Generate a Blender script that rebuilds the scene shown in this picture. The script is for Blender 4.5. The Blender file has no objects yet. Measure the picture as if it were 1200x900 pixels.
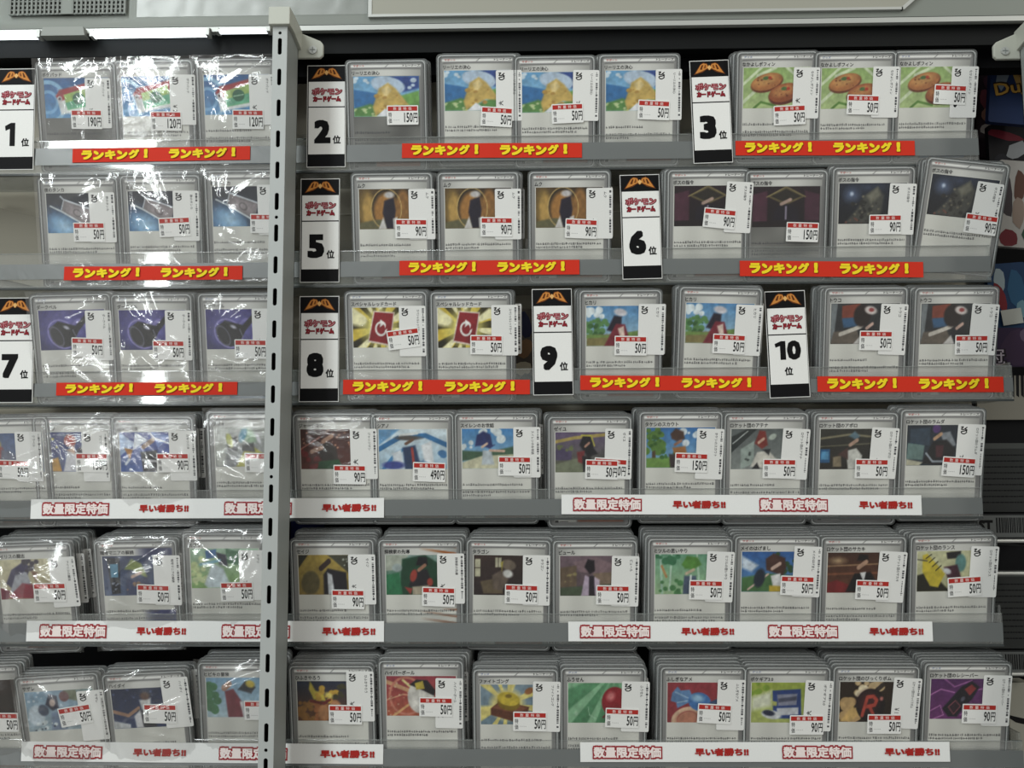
import bpy, math, random
import numpy as np
from mathutils import Matrix, Vector
random.seed(11)
rad = math.radians
COL = bpy.context.scene.collection
MM = 0.001
# ------------------------------------------------------------------ camera
F = 1100.0
CAM = Vector((0, 0, 1.45))
RC = Matrix.Rotation(rad(1.2), 3, 'Z') @ Matrix.Rotation(rad(95.34), 3, 'X') @ Matrix.Rotation(rad(-0.23), 3, 'Z')
cd = bpy.data.cameras.new('camera'); cam = bpy.data.objects.new('camera', cd); COL.objects.link(cam)
cd.lens = F / 1200 * 36; cd.sensor_width = 36; cd.clip_start = 0.01
cam.matrix_world = Matrix.Translation(CAM) @ RC.to_4x4()
bpy.context.scene.camera = cam
# ------------------------------------------------------------------ world, lamps, exposure
sc = bpy.context.scene
sc.view_settings.view_transform = 'Standard'; sc.view_settings.look = 'None'
sc.view_settings.exposure = 0.16; sc.view_settings.gamma = 1
sc.cycles.transparent_max_bounces = 32
sc.cycles.max_bounces = 8
w = bpy.data.worlds.new('world'); sc.world = w; w.use_nodes = True
w.node_tree.nodes['Background'].inputs[0].default_value = (1.0, 0.99, 0.925, 1)
w.node_tree.nodes['Background'].inputs[1].default_value = 0.34
def area(name, loc, target, sx, sy, power, color=(1, 1, 1)):
    ld = bpy.data.lights.new(name, 'AREA'); ld.shape = 'RECTANGLE'; ld.size = sx; ld.size_y = sy; ld.energy = power; ld.color = color
    o = bpy.data.objects.new(name, ld); COL.objects.link(o); o.location = loc
    o.rotation_euler = (Vector(target) - Vector(loc)).to_track_quat('-Z', 'Y').to_euler()
    return o
area('store_ceiling_lamp', (-0.9, -0.5, 2.75), (-0.1, 0.75, 1.45), 0.25, 1.3, 17, (0.93, 1, 0.99))
area('store_ceiling_lamp', (1.9, -0.7, 2.7), (0.2, 0.75, 1.45), 0.25, 1.3, 13, (1, 0.97, 0.88))
area('added_glare_strip', (-1.15, -1.3, 1.95), (-0.35, 0.76, 1.5), 0.06, 0.8, 3, (0.95, 1, 1))  # added unseen strip, placed to put glare on the left-bay bags
area('added_glare_strip', (-0.75, -1.5, 2.25), (-0.35, 0.76, 1.5), 0.9, 0.05, 2.5, (0.95, 1, 1))  # second added strip for highlights on the crinkled film

area('added_low_glare_strip', (-0.95, -1.2, 0.75), (-0.35, 0.76, 1.35), 0.9, 0.04, 2.5, (0.95, 1, 1))  # added low strip so the lower left rows catch glare too

# ------------------------------------------------------------------ helpers
def ray(px, py):
    return RC @ Vector(((px - 600) / F, (450 - py) / F, -1))
def at(px, py, Y):
    d = ray(px, py); return CAM + d * (Y / d.y)
def lin(c):
    if isinstance(c, str):
        c = c.lstrip('#')
        if len(c) == 3: c = ''.join(k * 2 for k in c)
        c = [int(c[i:i + 2], 16) / 255 for i in (0, 2, 4)]
    return tuple(((k / 12.92) if k <= 0.04045 else ((k + 0.055) / 1.055) ** 2.4) for k in c)
MATS = {}
def mat(name, color, rough=0.5, metal=0.0, noise=0.0, nscale=60, bump=0.0, emit=None, estr=0, spec=0.5):
    if name in MATS: return MATS[name]
    m = bpy.data.materials.new(name); m.use_nodes = True; nt = m.node_tree; b = nt.nodes['Principled BSDF']
    c = lin(color)
    b.inputs['Roughness'].default_value = rough; b.inputs['Metallic'].default_value = metal
    b.inputs['Specular IOR Level'].default_value = spec
    b.inputs['Base Color'].default_value = (*c, 1)
    if noise or bump:
        tc = nt.nodes.new('ShaderNodeTexCoord'); nz = nt.nodes.new('ShaderNodeTexNoise')
        nz.inputs['Scale'].default_value = nscale; nz.inputs['Detail'].default_value = 5
        nt.links.new(tc.outputs['Object'], nz.inputs['Vector'])
        if noise:
            mr = nt.nodes.new('ShaderNodeMapRange'); mr.inputs['To Min'].default_value = 1 - noise; mr.inputs['To Max'].default_value = 1 + noise
            nt.links.new(nz.outputs['Fac'], mr.inputs['Value'])
            vm = nt.nodes.new('ShaderNodeVectorMath'); vm.operation = 'SCALE'; vm.inputs[0].default_value = c
            nt.links.new(mr.outputs[0], vm.inputs['Scale']); nt.links.new(vm.outputs[0], b.inputs['Base Color'])
        if bump:
            bp = nt.nodes.new('ShaderNodeBump'); bp.inputs['Strength'].default_value = bump; bp.inputs['Distance'].default_value = 0.002
            nt.links.new(nz.outputs['Fac'], bp.inputs['Height']); nt.links.new(bp.outputs[0], b.inputs['Normal'])
    if emit:
        b.inputs['Emission Color'].default_value = (*lin(emit), 1); b.inputs['Emission Strength'].default_value = estr
    MATS[name] = m; return m
def print_mat(name, rough, spec=0.3, noise=0.04):
    m = bpy.data.materials.new(name); m.use_nodes = True; nt = m.node_tree; b = nt.nodes['Principled BSDF']
    a = nt.nodes.new('ShaderNodeAttribute'); a.attribute_name = 'ink'
    tc = nt.nodes.new('ShaderNodeTexCoord'); nz = nt.nodes.new('ShaderNodeTexNoise'); nz.inputs['Scale'].default_value = 900
    nt.links.new(tc.outputs['Object'], nz.inputs['Vector'])
    mr = nt.nodes.new('ShaderNodeMapRange'); mr.inputs['To Min'].default_value = 1 - noise; mr.inputs['To Max'].default_value = 1 + noise
    nt.links.new(nz.outputs['Fac'], mr.inputs['Value'])
    vm = nt.nodes.new('ShaderNodeVectorMath'); vm.operation = 'SCALE'
    nt.links.new(a.outputs['Color'], vm.inputs[0]); nt.links.new(mr.outputs[0], vm.inputs['Scale']); nt.links.new(vm.outputs[0], b.inputs['Base Color'])
    b.inputs['Roughness'].default_value = rough; b.inputs['Specular IOR Level'].default_value = spec
    return m
PRINT = print_mat('printed_card', 0.45)
PAPER = print_mat('printed_paper', 0.7, 0.2)
TAPE = print_mat('printed_tape', 0.55, 0.12)
def clear_mat(name, tint, opacity, rough, gloss_col, f0, f1, bump=0.0, bscale=40, dist=0.002):
    """thin clear plastic: mostly transparent, a little body, facing-dependent gloss"""
    m = bpy.data.materials.new(name); m.use_nodes = True; nt = m.node_tree
    for n in list(nt.nodes): nt.nodes.remove(n)
    out = nt.nodes.new('ShaderNodeOutputMaterial'); tr = nt.nodes.new('ShaderNodeBsdfTransparent'); df = nt.nodes.new('ShaderNodeBsdfDiffuse')
    gl = nt.nodes.new('ShaderNodeBsdfGlossy'); m1 = nt.nodes.new('ShaderNodeMixShader'); m2 = nt.nodes.new('ShaderNodeMixShader')
    lw = nt.nodes.new('ShaderNodeLayerWeight'); lw.inputs['Blend'].default_value = 0.3
    mr = nt.nodes.new('ShaderNodeMapRange'); mr.inputs['To Min'].default_value = f0; mr.inputs['To Max'].default_value = f1
    df.inputs['Color'].default_value = (*lin(tint), 1); gl.inputs['Color'].default_value = (*lin(gloss_col), 1); gl.inputs['Roughness'].default_value = rough
    m1.inputs[0].default_value = opacity
    nt.links.new(tr.outputs[0], m1.inputs[1]); nt.links.new(df.outputs[0], m1.inputs[2])
    nt.links.new(lw.outputs['Facing'], mr.inputs['Value']); nt.links.new(mr.outputs[0], m2.inputs[0])
    nt.links.new(m1.outputs[0], m2.inputs[1]); nt.links.new(gl.outputs[0], m2.inputs[2]); nt.links.new(m2.outputs[0], out.inputs[0])
    if bump:
        tc = nt.nodes.new('ShaderNodeTexCoord'); nz = nt.nodes.new('ShaderNodeTexNoise'); nz.inputs['Scale'].default_value = bscale
        nz.inputs['Detail'].default_value = 3; nz.inputs['Distortion'].default_value = 1.5
        nt.links.new(tc.outputs['Object'], nz.inputs['Vector'])
        bp = nt.nodes.new('ShaderNodeBump'); bp.inputs['Strength'].default_value = bump; bp.inputs['Distance'].default_value = dist
        nt.links.new(nz.outputs['Fac'], bp.inputs['Height']); nt.links.new(bp.outputs[0], gl.inputs['Normal'])
    return m
SLEEVE = clear_mat('sleeve_film', '#ffffff', 0.01, 0.10, '#ffffff', 0.02, 0.5, 0.3, 30)
RIM = clear_mat('sleeve_weld', '#9a9c9c', 0.50, 0.2, '#ffffff', 0.05, 0.6, 0.3, 60)
BAG = clear_mat('crinkled_film', '#ffffff', 0.015, 0.09, '#ffffff', 0.04, 0.7, 0.2, 35, 0.002)
ACRYL = clear_mat('clear_acrylic', '#c8d0cc', 0.06, 0.04, '#ffffff', 0.04, 0.7)
ACRYL_EDGE = clear_mat('acrylic_edge', '#8c9490', 0.4, 0.1, '#ffffff', 0.15, 0.8)
ACRYL_BASE = clear_mat('acrylic_base', '#7c8482', 0.35, 0.25, '#ffffff', 0.04, 0.5)

class MB:
    """collects quads/tris with an ink colour and material slot"""
    def __init__(s): s.v = []; s.f = []; s.c = []; s.m = []; s.n = 0
    def add(s, v, f, col=(1, 1, 1), mi=0):
        v = [tuple(k) for k in v]; s.v += v; s.f += [tuple(i + s.n for i in q) for q in f]
        s.n += len(v); s.m += [mi] * len(f)
        if len(col) == len(v) and not isinstance(col[0], (int, float)) and not isinstance(col, str): s.c += list(col)
        else: s.c += [lin(col) if isinstance(col, str) else tuple(col)] * len(v)
    def box(s, x0, x1, y0, y1, z0, z1, col=(1, 1, 1), mi=0):
        v = [(x, y, z) for x in (x0, x1) for y in (y0, y1) for z in (z0, z1)]
        s.add(v, [(0, 1, 3, 2), (4, 6, 7, 5), (0, 4, 5, 1), (2, 3, 7, 6), (0, 2, 6, 4), (1, 5, 7, 3)], col, mi)
    def rect(s, x0, x1, z0, z1, y, col):            # flat print facing -Y
        s.add([(x0, y, z0), (x1, y, z0), (x1, y, z1), (x0, y, z1)], [(0, 1, 2, 3)], col)
    def poly(s, pts, y, col):
        s.add([(p[0], y, p[1]) for p in pts], [tuple(range(len(pts)))], col)
    def prism(s, pts, y0, y1, col=(1, 1, 1), mi=0):
        n = len(pts)
        s.add([(p[0], y0, p[1]) for p in pts] + [(p[0], y1, p[1]) for p in pts],
              [tuple(range(n)), tuple(range(2 * n - 1, n - 1, -1))] + [(i, i + n, (i + 1) % n + n, (i + 1) % n) for i in range(n)], col, mi)
    def ring(s, a, b, y, col=(1, 1, 1), mi=0):
        n = len(a)
        s.add([(p[0], y, p[1]) for p in a] + [(p[0], y, p[1]) for p in b], [(i, (i + 1) % n, (i + 1) % n + n, i + n) for i in range(n)], col, mi)
    def text(s, body, x, z, y, col, width=None, height=None, bold=0.0, rot=0, align='L'):
        v, f, W, H = text_geo(body, 0.0)
        B = abs(bold) if bold > 0 else 0
        if B: W += 2 * B; H += 2 * B
        sx = (width / W) if width else None; sz = (height / H) if height else None
        sx = sx or sz; sz = sz or sx
        ca, sa = math.cos(rad(rot)), math.sin(rad(rot))
        ox = {'L': 0, 'C': -W * sx / 2, 'R': -W * sx}[align]
        if not B: sh = [(0, 0)]
        elif B < .03: sh = [(0, B), (2 * B, B), (B, 0), (B, 2 * B)]
        else: sh = [(B * p_, B * q_) for p_ in (0, .5, 1, 1.5, 2) for q_ in (0, .5, 1, 1.5, 2) if p_ in (0, 2) or q_ in (0, 2)] + [(B, B)]
        for q_, (h_, k_) in enumerate(sh):
            out = []
            for a, b in v:
                a = (a + h_) * sx + ox; b = (b + k_) * sz
                out.append((x + a * ca + b * sa, y - q_ * 5e-6, z - a * sa + b * ca))    # rot clockwise
            s.add(out, f, col)
    def mesh(s, name, mats):
        me = bpy.data.meshes.new(name); me.from_pydata(s.v, [], s.f); me.update()
        for m in mats: me.materials.append(m)
        at_ = me.color_attributes.new('ink', 'FLOAT_COLOR', 'POINT')
        a = np.ones((len(s.v), 4), dtype=np.float32); a[:, :3] = np.array(s.c, dtype=np.float32).reshape(-1, 3)
        at_.data.foreach_set('color', a.ravel())
        if any(s.m): me.polygons.foreach_set('material_index', s.m)
        return me
_TG = {}
def text_geo(body, bold=0.0):
    k = (body, round(bold, 3))
    if k in _TG: return _TG[k]
    cu = bpy.data.curves.new('t', 'FONT'); cu.body = body; cu.size = 1; cu.offset = bold; cu.resolution_u = 2; cu.fill_mode = 'FRONT'
    o = bpy.data.objects.new('t', cu); COL.objects.link(o)
    dg = bpy.context.evaluated_depsgraph_get(); me = bpy.data.meshes.new_from_object(o.evaluated_get(dg))
    v = [(p.co.x, p.co.y) for p in me.vertices]; f = [tuple(p.vertices) for p in me.polygons]
    bpy.data.objects.remove(o); bpy.data.curves.remove(cu); bpy.data.meshes.remove(me)
    if not v: v = [(0, 0), (1, 0), (1, 1)]; f = [(0, 1, 2)]
    x0 = min(a for a, b in v); x1 = max(a for a, b in v); z0 = min(b for a, b in v); z1 = max(b for a, b in v)
    v = [(a - x0, b - z0) for a, b in v]
    _TG[k] = (v, f, x1 - x0, z1 - z0); return _TG[k]
def rrect(x0, x1, z0, z1, r, n=4):
    pts = []
    for cx, cz, a0 in ((x1 - r, z1 - r, 0), (x0 + r, z1 - r, 90), (x0 + r, z0 + r, 180), (x1 - r, z0 + r, 270)):
        for i in range(n + 1):
            a = rad(a0 + 90 * i / n); pts.append((cx + r * math.cos(a), cz + r * math.sin(a)))
    return pts
def link(name, me, parent=None, kind=None):
    o = bpy.data.objects.new(name, me); COL.objects.link(o)
    if parent: o.parent = parent
    if kind: o['kind'] = kind
    return o
def thing(name, label, cat, M=None, group=None, me=None):
    o = bpy.data.objects.new(name, me); COL.objects.link(o)
    if M is not None: o.matrix_world = M
    o['label'] = label; o['category'] = cat
    if group: o['group'] = group
    return o
def boxobj(name, x0, x1, y0, y1, z0, z1, m, parent=None, kind=None, bev=0.0):
    b = MB(); cx, cy, cz = (x0 + x1) / 2, (y0 + y1) / 2, (z0 + z1) / 2
    if parent: cx = cy = cz = 0
    b.box(x0 - cx, x1 - cx, y0 - cy, y1 - cy, z0 - cz, z1 - cz); me = b.mesh(name, [m]); o = link(name, me, parent, kind)
    if not parent: o.location = (cx, cy, cz)
    if bev:
        md = o.modifiers.new('bevel', 'BEVEL'); md.width = bev; md.segments = 2
    return o

# ------------------------------------------------------------------ structure: canopy underside, beam, walls
M_CANOPY = mat('canopy_enamel', '#7b807a', 0.5, noise=0.05, nscale=8)
M_PANEL = mat('canopy_panel', '#9a998e', 0.6, noise=0.04, nscale=10)
M_RAIL = mat('rail_metal', '#b9bbb8', 0.4, 0.3)
M_BLACK = mat('black_beam', '#111314', 0.6, noise=0.1, nscale=30, bump=0.1, spec=0.15)
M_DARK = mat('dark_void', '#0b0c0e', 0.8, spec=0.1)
M_POST = mat('post_enamel', '#a9adac', 0.45, noise=0.02, nscale=40)
M_BEIGE = mat('backing_board', '#aaa596', 0.7, noise=0.06, nscale=12)
YL = 0.7605                 # front face of the shelf lips
YW = 0.90
XL, XR = -0.75, 0.72
zc = at(600, 33, .752).z            # lower edge of the upper panel
zt_ = at(600, -90, .752).z
boxobj('wall_top', XL, XR + .2, 0.752, 0.766, zc, zt_, M_CANOPY, kind='structure')
boxobj('trim_1', XL, XR, 0.7485, 0.753, zc - 0.0012, zc + 0.0030, M_RAIL, kind='structure')
boxobj('trim_4', XL, XR, 0.7508, 0.753, zc + 0.0030, zc + 0.0046, M_DARK, kind='structure')
zb = at(600, 60, .757).z
boxobj('trim_2', XL, XR, 0.757, 0.775, zb, zc + 0.002, M_BLACK, kind='structure')
boxobj('trim_3', XL, XR, 0.775, 0.79, zb - 0.012, zb + 0.002, M_DARK, kind='structure')
boxobj('wall_back', -1.6, 1.6, YW, YW + 0.02, 0, 2.3, M_DARK, kind='structure')
boxobj('floor', -2.2, 2.2, -2.2, YW + .02, -.02, 0, mat('shop_floor', '#77756e', .4, noise=.06, nscale=6), kind='structure')
p0 = at(436, 18, .751); p1 = at(1096, 14, .751)
cp = thing('canopy_panel', 'pale translucent panel across the top, right of the post', 'panel', Matrix.Translation(((p0.x + p1.x) / 2, 0.752, p0.z)))
hw = (p1.x - p0.x) / 2
b = MB(); b.prism([(-hw, 0), (hw - .028, 0), (hw, .024), (hw, .08), (-hw, .08)], -.0022, 0); link('panel_sheet', b.mesh('panel_sheet', [M_PANEL]), cp)
b = MB(); b.box(-hw - .003, hw - .027, -.003, 0, -.0022, 0); b.box(-hw - .003, -hw, -.003, 0, 0, .08); b.prism([(hw - .028, -.0022), (hw - .026, -.0022), (hw + .002, .023), (hw, .024), (hw - .028, 0)], -.003, 0); link('panel_frame', b.mesh('panel_frame', [M_RAIL]), cp)
a0 = at(160, 20, .751); b0 = at(430, 20, .751)
tp = thing('clear_film', 'crumpled clear film taped across the panel left of the post', 'film', Matrix.Translation((a0.x, .7512, a0.z)))
r_ = np.random.RandomState(4); nx, nz = 40, 14; xs = np.linspace(0, b0.x - a0.x, nx); zs = np.linspace(0, .05, nz); X, Z = np.meshgrid(xs, zs); Hh = np.zeros_like(X)
for _ in range(26):
    cx_, cz_, a_ = r_.rand() * xs[-1], r_.rand() * .03, r_.rand() * 3.14; L_, w_ = .008 + r_.rand() * .02, .001 + r_.rand() * .002; dx_, dz_ = X - cx_, Z - cz_
    Hh += .0005 * np.exp(-((dx_ * math.cos(a_) + dz_ * math.sin(a_)) / L_) ** 2 - ((-dx_ * math.sin(a_) + dz_ * math.cos(a_)) / w_) ** 2)
ii = np.arange(nx * nz).reshape(nz, nx); me = bpy.data.meshes.new('film_sheet'); me.from_pydata(np.stack([X.ravel(), -Hh.ravel(), Z.ravel()], 1).tolist(), [], np.stack([ii[:-1, :-1], ii[:-1, 1:], ii[1:, 1:], ii[1:, :-1]], -1).reshape(-1, 4).tolist())
me.materials.append(clear_mat('taped_film', '#d0d4d4', 0.05, 0.35, '#ffffff', 0.03, 0.5)); me.polygons.foreach_set('use_smooth', [True] * len(me.polygons)); link('film_sheet', me, tp)
# vent grille upper left
g0 = at(13, 19, .751); g1 = at(147, 19, .751)
gr = thing('vent_grille', 'dark square-mesh vent grille in the panel at upper left', 'vent', Matrix.Translation(((g0.x + g1.x) / 2, .752, g0.z)))
gw = (g1.x - g0.x) / 2
link('grille_back', (lambda b: (b.box(-gw, gw, -.0008, 0, 0, .05), b.mesh('grille_back', [M_DARK]))[1])(MB()), gr)
b = MB(); b.box(-.0009, .0009, -.0035, -.0008, 0, .05); slat_me = b.mesh('slat', [mat('grille_grey', '#70746f', 0.5)])
for s in (-1, 1):
    for i in range(13):
        o = link('slat', slat_me, gr); o.location = (s * (.0045 + i * (gw - .0045) / 12), 0, 0)
b = MB(); b.box(-gw, gw, -.003, -.0008, -.0006, .0006); cb = b.mesh('cross_bar', [MATS['grille_grey']])
for i in range(14):
    o = link('cross_bar', cb, gr); o.location = (0, 0, .0006 + i * .0037)
b = MB(); b.box(-.004, .004, -.0036, -.0008, 0, .05); link('centre_bar', b.mesh('centre_bar', [M_CANOPY]), gr)
# lamps under the canopy edge
M_TUBE = mat('led_tube', '#ffffff', 0.3, emit='#f2fbff', estr=5)
M_TUBE2 = mat('led_tube_end', '#ffffff', 0.3, emit='#f2fbff', estr=1.5)
for (xa, xb, lab, m, hh) in ((-60, 50, 'glowing white light tube at the far upper left edge', M_TUBE, .0045), (108, 247, 'long glowing white light tube under the canopy left of the post', M_TUBE, .0045), (254, 318, 'thin dim end of light strip just left of the post', M_TUBE2, .002)):
    a = at(xa, 34, .748); c = at(xb, 34, .748)
    t = thing('light_tube', lab, 'lamp', Matrix.Translation(((a.x + c.x) / 2, .7475, zc - .0015)), 'light tubes under the canopy')
    L = (c.x - a.x) / 2
    b = MB(); n = 10
    prof = [(math.cos(math.pi * (1 + i / n)) * .0035, math.sin(math.pi * (1 + i / n)) * hh) for i in range(n + 1)]
    b.add([(x, p[0], p[1]) for x in (-L + .003, L - .003) for p in prof], [(i, i + 1, i + 1 + n + 1, i + n + 1) for i in range(n)] + [tuple(range(n, -1, -1)), tuple(range(n + 1, 2 * n + 2))])
    link('diffuser', b.mesh('diffuser', [m]), t)
    b = MB(); b.box(-L, -L + .003, -.004, .004, -hh, .002); b.box(L - .003, L, -.004, .004, -hh, .002); b.box(-L, L, -.001, .004, 0, .003)
    link('housing', b.mesh('housing', [M_RAIL]), t)
a = at(52, 34, .75); c = at(106, 34, .75)
bb = thing('tube_connector', 'grey plastic connector box between two light tubes', 'connector', Matrix.Translation(((a.x + c.x) / 2, .7475, zc - .001)), None,
           (lambda b: (b.prism([(-.0185, -.0045), (.0185, -.0045), (.017, .003), (-.017, .003)], -.005, .004), b.mesh('connector', [mat('connector_grey', '#8d918c', .5)]))[1])(MB()))

# ------------------------------------------------------------------ slotted posts
def slotted_plate(w_, z0, z1, zs, first_hole=None):
    cu = bpy.data.curves.new('plate', 'CURVE'); cu.dimensions = '2D'; cu.fill_mode = 'BOTH'; cu.extrude = .0005
    def loop(pts):
        sp = cu.splines.new('POLY'); sp.points.add(len(pts) - 1); sp.use_cyclic_u = True
        for p, q in zip(sp.points, pts): p.co = (q[0], q[1], 0, 1)
    loop([(-w_ / 2, z0), (w_ / 2, z0), (w_ / 2, z1), (-w_ / 2, z1)])
    for zz, hh, rr in zs: loop(rrect(-rr, rr, zz - hh, zz + hh, rr * .98, 5))
    o = bpy.data.objects.new('t', cu); COL.objects.link(o)
    me = bpy.data.meshes.new_from_object(o.evaluated_get(bpy.context.evaluated_depsgraph_get()))
    bpy.data.objects.remove(o)
    me.transform(Matrix.Rotation(rad(90), 4, 'X')); me.materials.clear(); me.materials.append(M_POST); return me
def post(px, Yf, label, zlow=1.02, mir=1):
    top = at(px, 31, Yf); x = top.x; zt = top.z
    t = thing('slotted_post', label, 'post', Matrix.Translation((x, Yf, zlow)), 'slotted metal posts')
    W = .0115; D = .034
    zs = []; z = zt - zlow - .0165; k = 0
    # slots every 25 mm, with a round hole breaking the run every so often
    zs.append((zt - zlow - .0055, .0013, .0013))
    while z > .02:
        zs.append((z, .0068, .0016)); k += 1
        if k % 8 == 6: zs.append((z - .0125, .0013, .0013))
        z -= .025
    o = link('front_plate', slotted_plate(W, 0, zt - zlow, zs), t)
    b = MB(); h = zt - zlow
    b.box(-W / 2, -W / 2 + .001, .0005, D, 0, h); b.box(W / 2 - .001, W / 2, .0005, D, 0, h); b.box(-W / 2, W / 2, D - .001, D, 0, h)
    o = link('side_channel', b.mesh('side_channel', [mat('post_side', '#8b908e', .5, noise=.03, nscale=30)]), t)
    b = MB(); b.box(-W / 2 + .001, W / 2 - .001, D * .4, D - .001, 0, h); link('inner_shade_fill', b.mesh('shade_fill', [M_DARK]), t)  # dark block stands in for shade inside the hollow post
    # cap
    b = MB(); b.box(-.0085, .0085, -.004, .0, 0, .0145); b.box(-.0085, .0085, 0, .012, 0, .0145)
    b.add([(-.0085, .012, .0145), (.0085, .012, .0145), (.0085, .012, 0), (-.0085, .012, 0), (-.0085, .0365, .013), (.0085, .0365, .013), (.0085, .0365, -.004), (-.0085, .0365, -.004)],
          [(0, 1, 5, 4), (1, 2, 6, 5), (2, 3, 7, 6), (3, 0, 4, 7), (4, 5, 6, 7), (0, 3, 2, 1)])
    o = link('post_cap', b.mesh('post_cap', [mat('cap_enamel', '#b4b6ac', .45)]), t); o.location = (0, 0, h)
    md = o.modifiers.new('bevel', 'BEVEL'); md.width = .0006; md.segments = 2
    b = MB(); b.prism([(mir * p, q) for p, q in [(-.013, .001), (-.0125, -.007), (-.009, -.0105), (.024, -.0105), (.0265, -.008), (.0265, .001), (.024, .004), (.008, .011), (-.008, .011)]][::mir], .034, .0375)
    o = link('bracket', b.mesh('bracket', [MATS['cap_enamel']]), t); o.location = (0, 0, h); md = o.modifiers.new('bevel', 'BEVEL'); md.width = .0008; md.segments = 2
    for sx in (-.0105 * mir, .018 * mir):
        b = MB(); b.prism([(math.cos(i * math.pi / 6) * .0034, math.sin(i * math.pi / 6) * .0034) for i in range(12)], -.0008, .001)
        b.prism([(-.0022, -.0003), (.0022, -.0003), (.0022, .0003), (-.0022, .0003)], -.0012, -.0007, 'fff', 1); b.prism([(-.0003, -.0022), (.0003, -.0022), (.0003, .0022), (-.0003, .0022)], -.0012, -.0007, 'fff', 1)
        o = link('screw', b.mesh('screw', [M_RAIL, MATS['post_side']]), t); o.location = (sx, .0335, h - .004)
post(328.5, .708, 'light grey slotted metal post standing between the two bays')
post(1230, .708, 'light grey slotted post at the right edge of the picture', mir=-1)

# ------------------------------------------------------------------ shelf trays
# row: lip bottom y, lip top y measured near x=560, strip top/bottom, right end px
ROWS = [dict(bot=198, top=159, s0=168, s1=188, xr=1148), dict(bot=333, top=292, s0=305, s1=323, xr=1162), dict(bot=471, top=432, s0=446, s1=462, xr=1188),
        dict(bot=607, top=573, s0=585, s1=604, xr=1152), dict(bot=755, top=719, s0=730, s1=752, xr=1176), dict(bot=905, top=867, s0=878, s1=898, xr=1200)]
M_STRIP = clear_mat('grey_double_sided_strip', '#737777', 0.80, 0.3, '#ffffff', 0.03, 0.4, 0.2, 25)
RN = ['top', 'second', 'third', 'fourth', 'fifth', 'bottom']
for i, r in enumerate(ROWS):
    zb = at(600, r['bot'], YL).z; zt = at(600, r['top'], YL).z; r['zb'] = zb
    x0 = XL; x1 = at(r['xr'], r['bot'], YL).x; cx = (x0 + x1) / 2; hw = (x1 - x0) / 2
    t = thing('shelf_tray', 'long clear acrylic shelf tray, %s of six, spanning both bays' % RN[i], 'shelf', Matrix.Translation((cx, YL, zb)), 'clear shelf trays')
    b = MB(); b.box(-hw, hw, 0, .002, 0, zt - zb - .0006); link('front_lip', b.mesh('front_lip', [ACRYL]), t)
    b = MB(); b.box(-hw, hw, -.0001, .0021, zt - zb - .0006, zt - zb); link('lip_edge', b.mesh('lip_edge', [ACRYL_EDGE]), t)
    b = MB(); b.box(-hw, hw, .002, .050, 0, .0018); link('tray_base', b.mesh('tray_base', [ACRYL_BASE]), t)
    b = MB(); b.box(-hw, hw, .048, .050, .0018, .05); link('tray_back', b.mesh('tray_back', [ACRYL]), t)
    b = MB(); b.box(-hw, hw, -.0008, .002, -.0016, 0); link('base_edge', b.mesh('base_edge', [mat('base_edge_grey', '#3c4040', .2)]), t)
    b = MB(); b.box(hw - .002, hw, .002, .048, .0018, .03); link('end_panel', b.mesh('end_panel', [ACRYL]), t)
    s0 = at(600, r['s0'], YL).z - zb; s1 = at(600, r['s1'], YL).z - zb
    b = MB(); b.box(-hw, hw, -.0004, -.0001, s1, s0); link('grey_strip', b.mesh('grey_strip', [M_STRIP]), t)
zlo = ROWS[2]['zb'] - .004; xr = at(1130, 300, .815).x
bbd = thing('backing_board', 'beige backing board seen between the packs on the upper three shelves', 'board', Matrix.Translation(((XL + xr) / 2, .815, zlo)))
b = MB(); bw = (xr - XL) / 2; b.box(-bw, bw, 0, .002, 0, at(600, 88, .815).z - zlo); link('board_sheet', b.mesh('board_sheet', [M_BEIGE]), bbd)
for q in (250, 395):
    zq = at(600, q, .815).z - zlo; b = MB(); b.box(-bw, bw, -.0008, 0, zq, zq + .0009); link('board_seam', b.mesh('board_seam', [mat('seam', '#c9c5b8', .6)]), bbd)

# ------------------------------------------------------------------ painter for the card pictures (16 x 10 units)
NX, NZ = 80, 51
GX, GY = np.meshgrid(np.linspace(0, 16, NX), np.linspace(0, 10, NZ))
GX0 = GX.copy()
def vnoise(fr, seed):
    r = np.random.RandomState(seed); n = r.rand(40, 40)
    x = GX / 16 * fr; y = GY / 16 * fr; xi = x.astype(int) % 38; yi = y.astype(int) % 38; fx = x - x.astype(int); fy = y - y.astype(int)
    fx = fx * fx * (3 - 2 * fx); fy = fy * fy * (3 - 2 * fy)
    return (n[yi, xi] * (1 - fx) + n[yi, xi + 1] * fx) * (1 - fy) + (n[yi + 1, xi] * (1 - fx) + n[yi + 1, xi + 1] * fx) * fy
def hexc(c): 
    c = c.lstrip('#'); c = ''.join(k * 2 for k in c) if len(c) == 3 else c
    return np.array([int(c[i:i + 2], 16) / 255 for i in (0, 2, 4)])
def seg(px, py, a, b):
    ax, ay = a; bx, by = b; dx, dy = bx - ax, by - ay; l = dx * dx + dy * dy + 1e-9
    t = np.clip(((px - ax) * dx + (py - ay) * dy) / l, 0, 1); return np.hypot(px - ax - t * dx, py - ay - t * dy)
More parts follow.
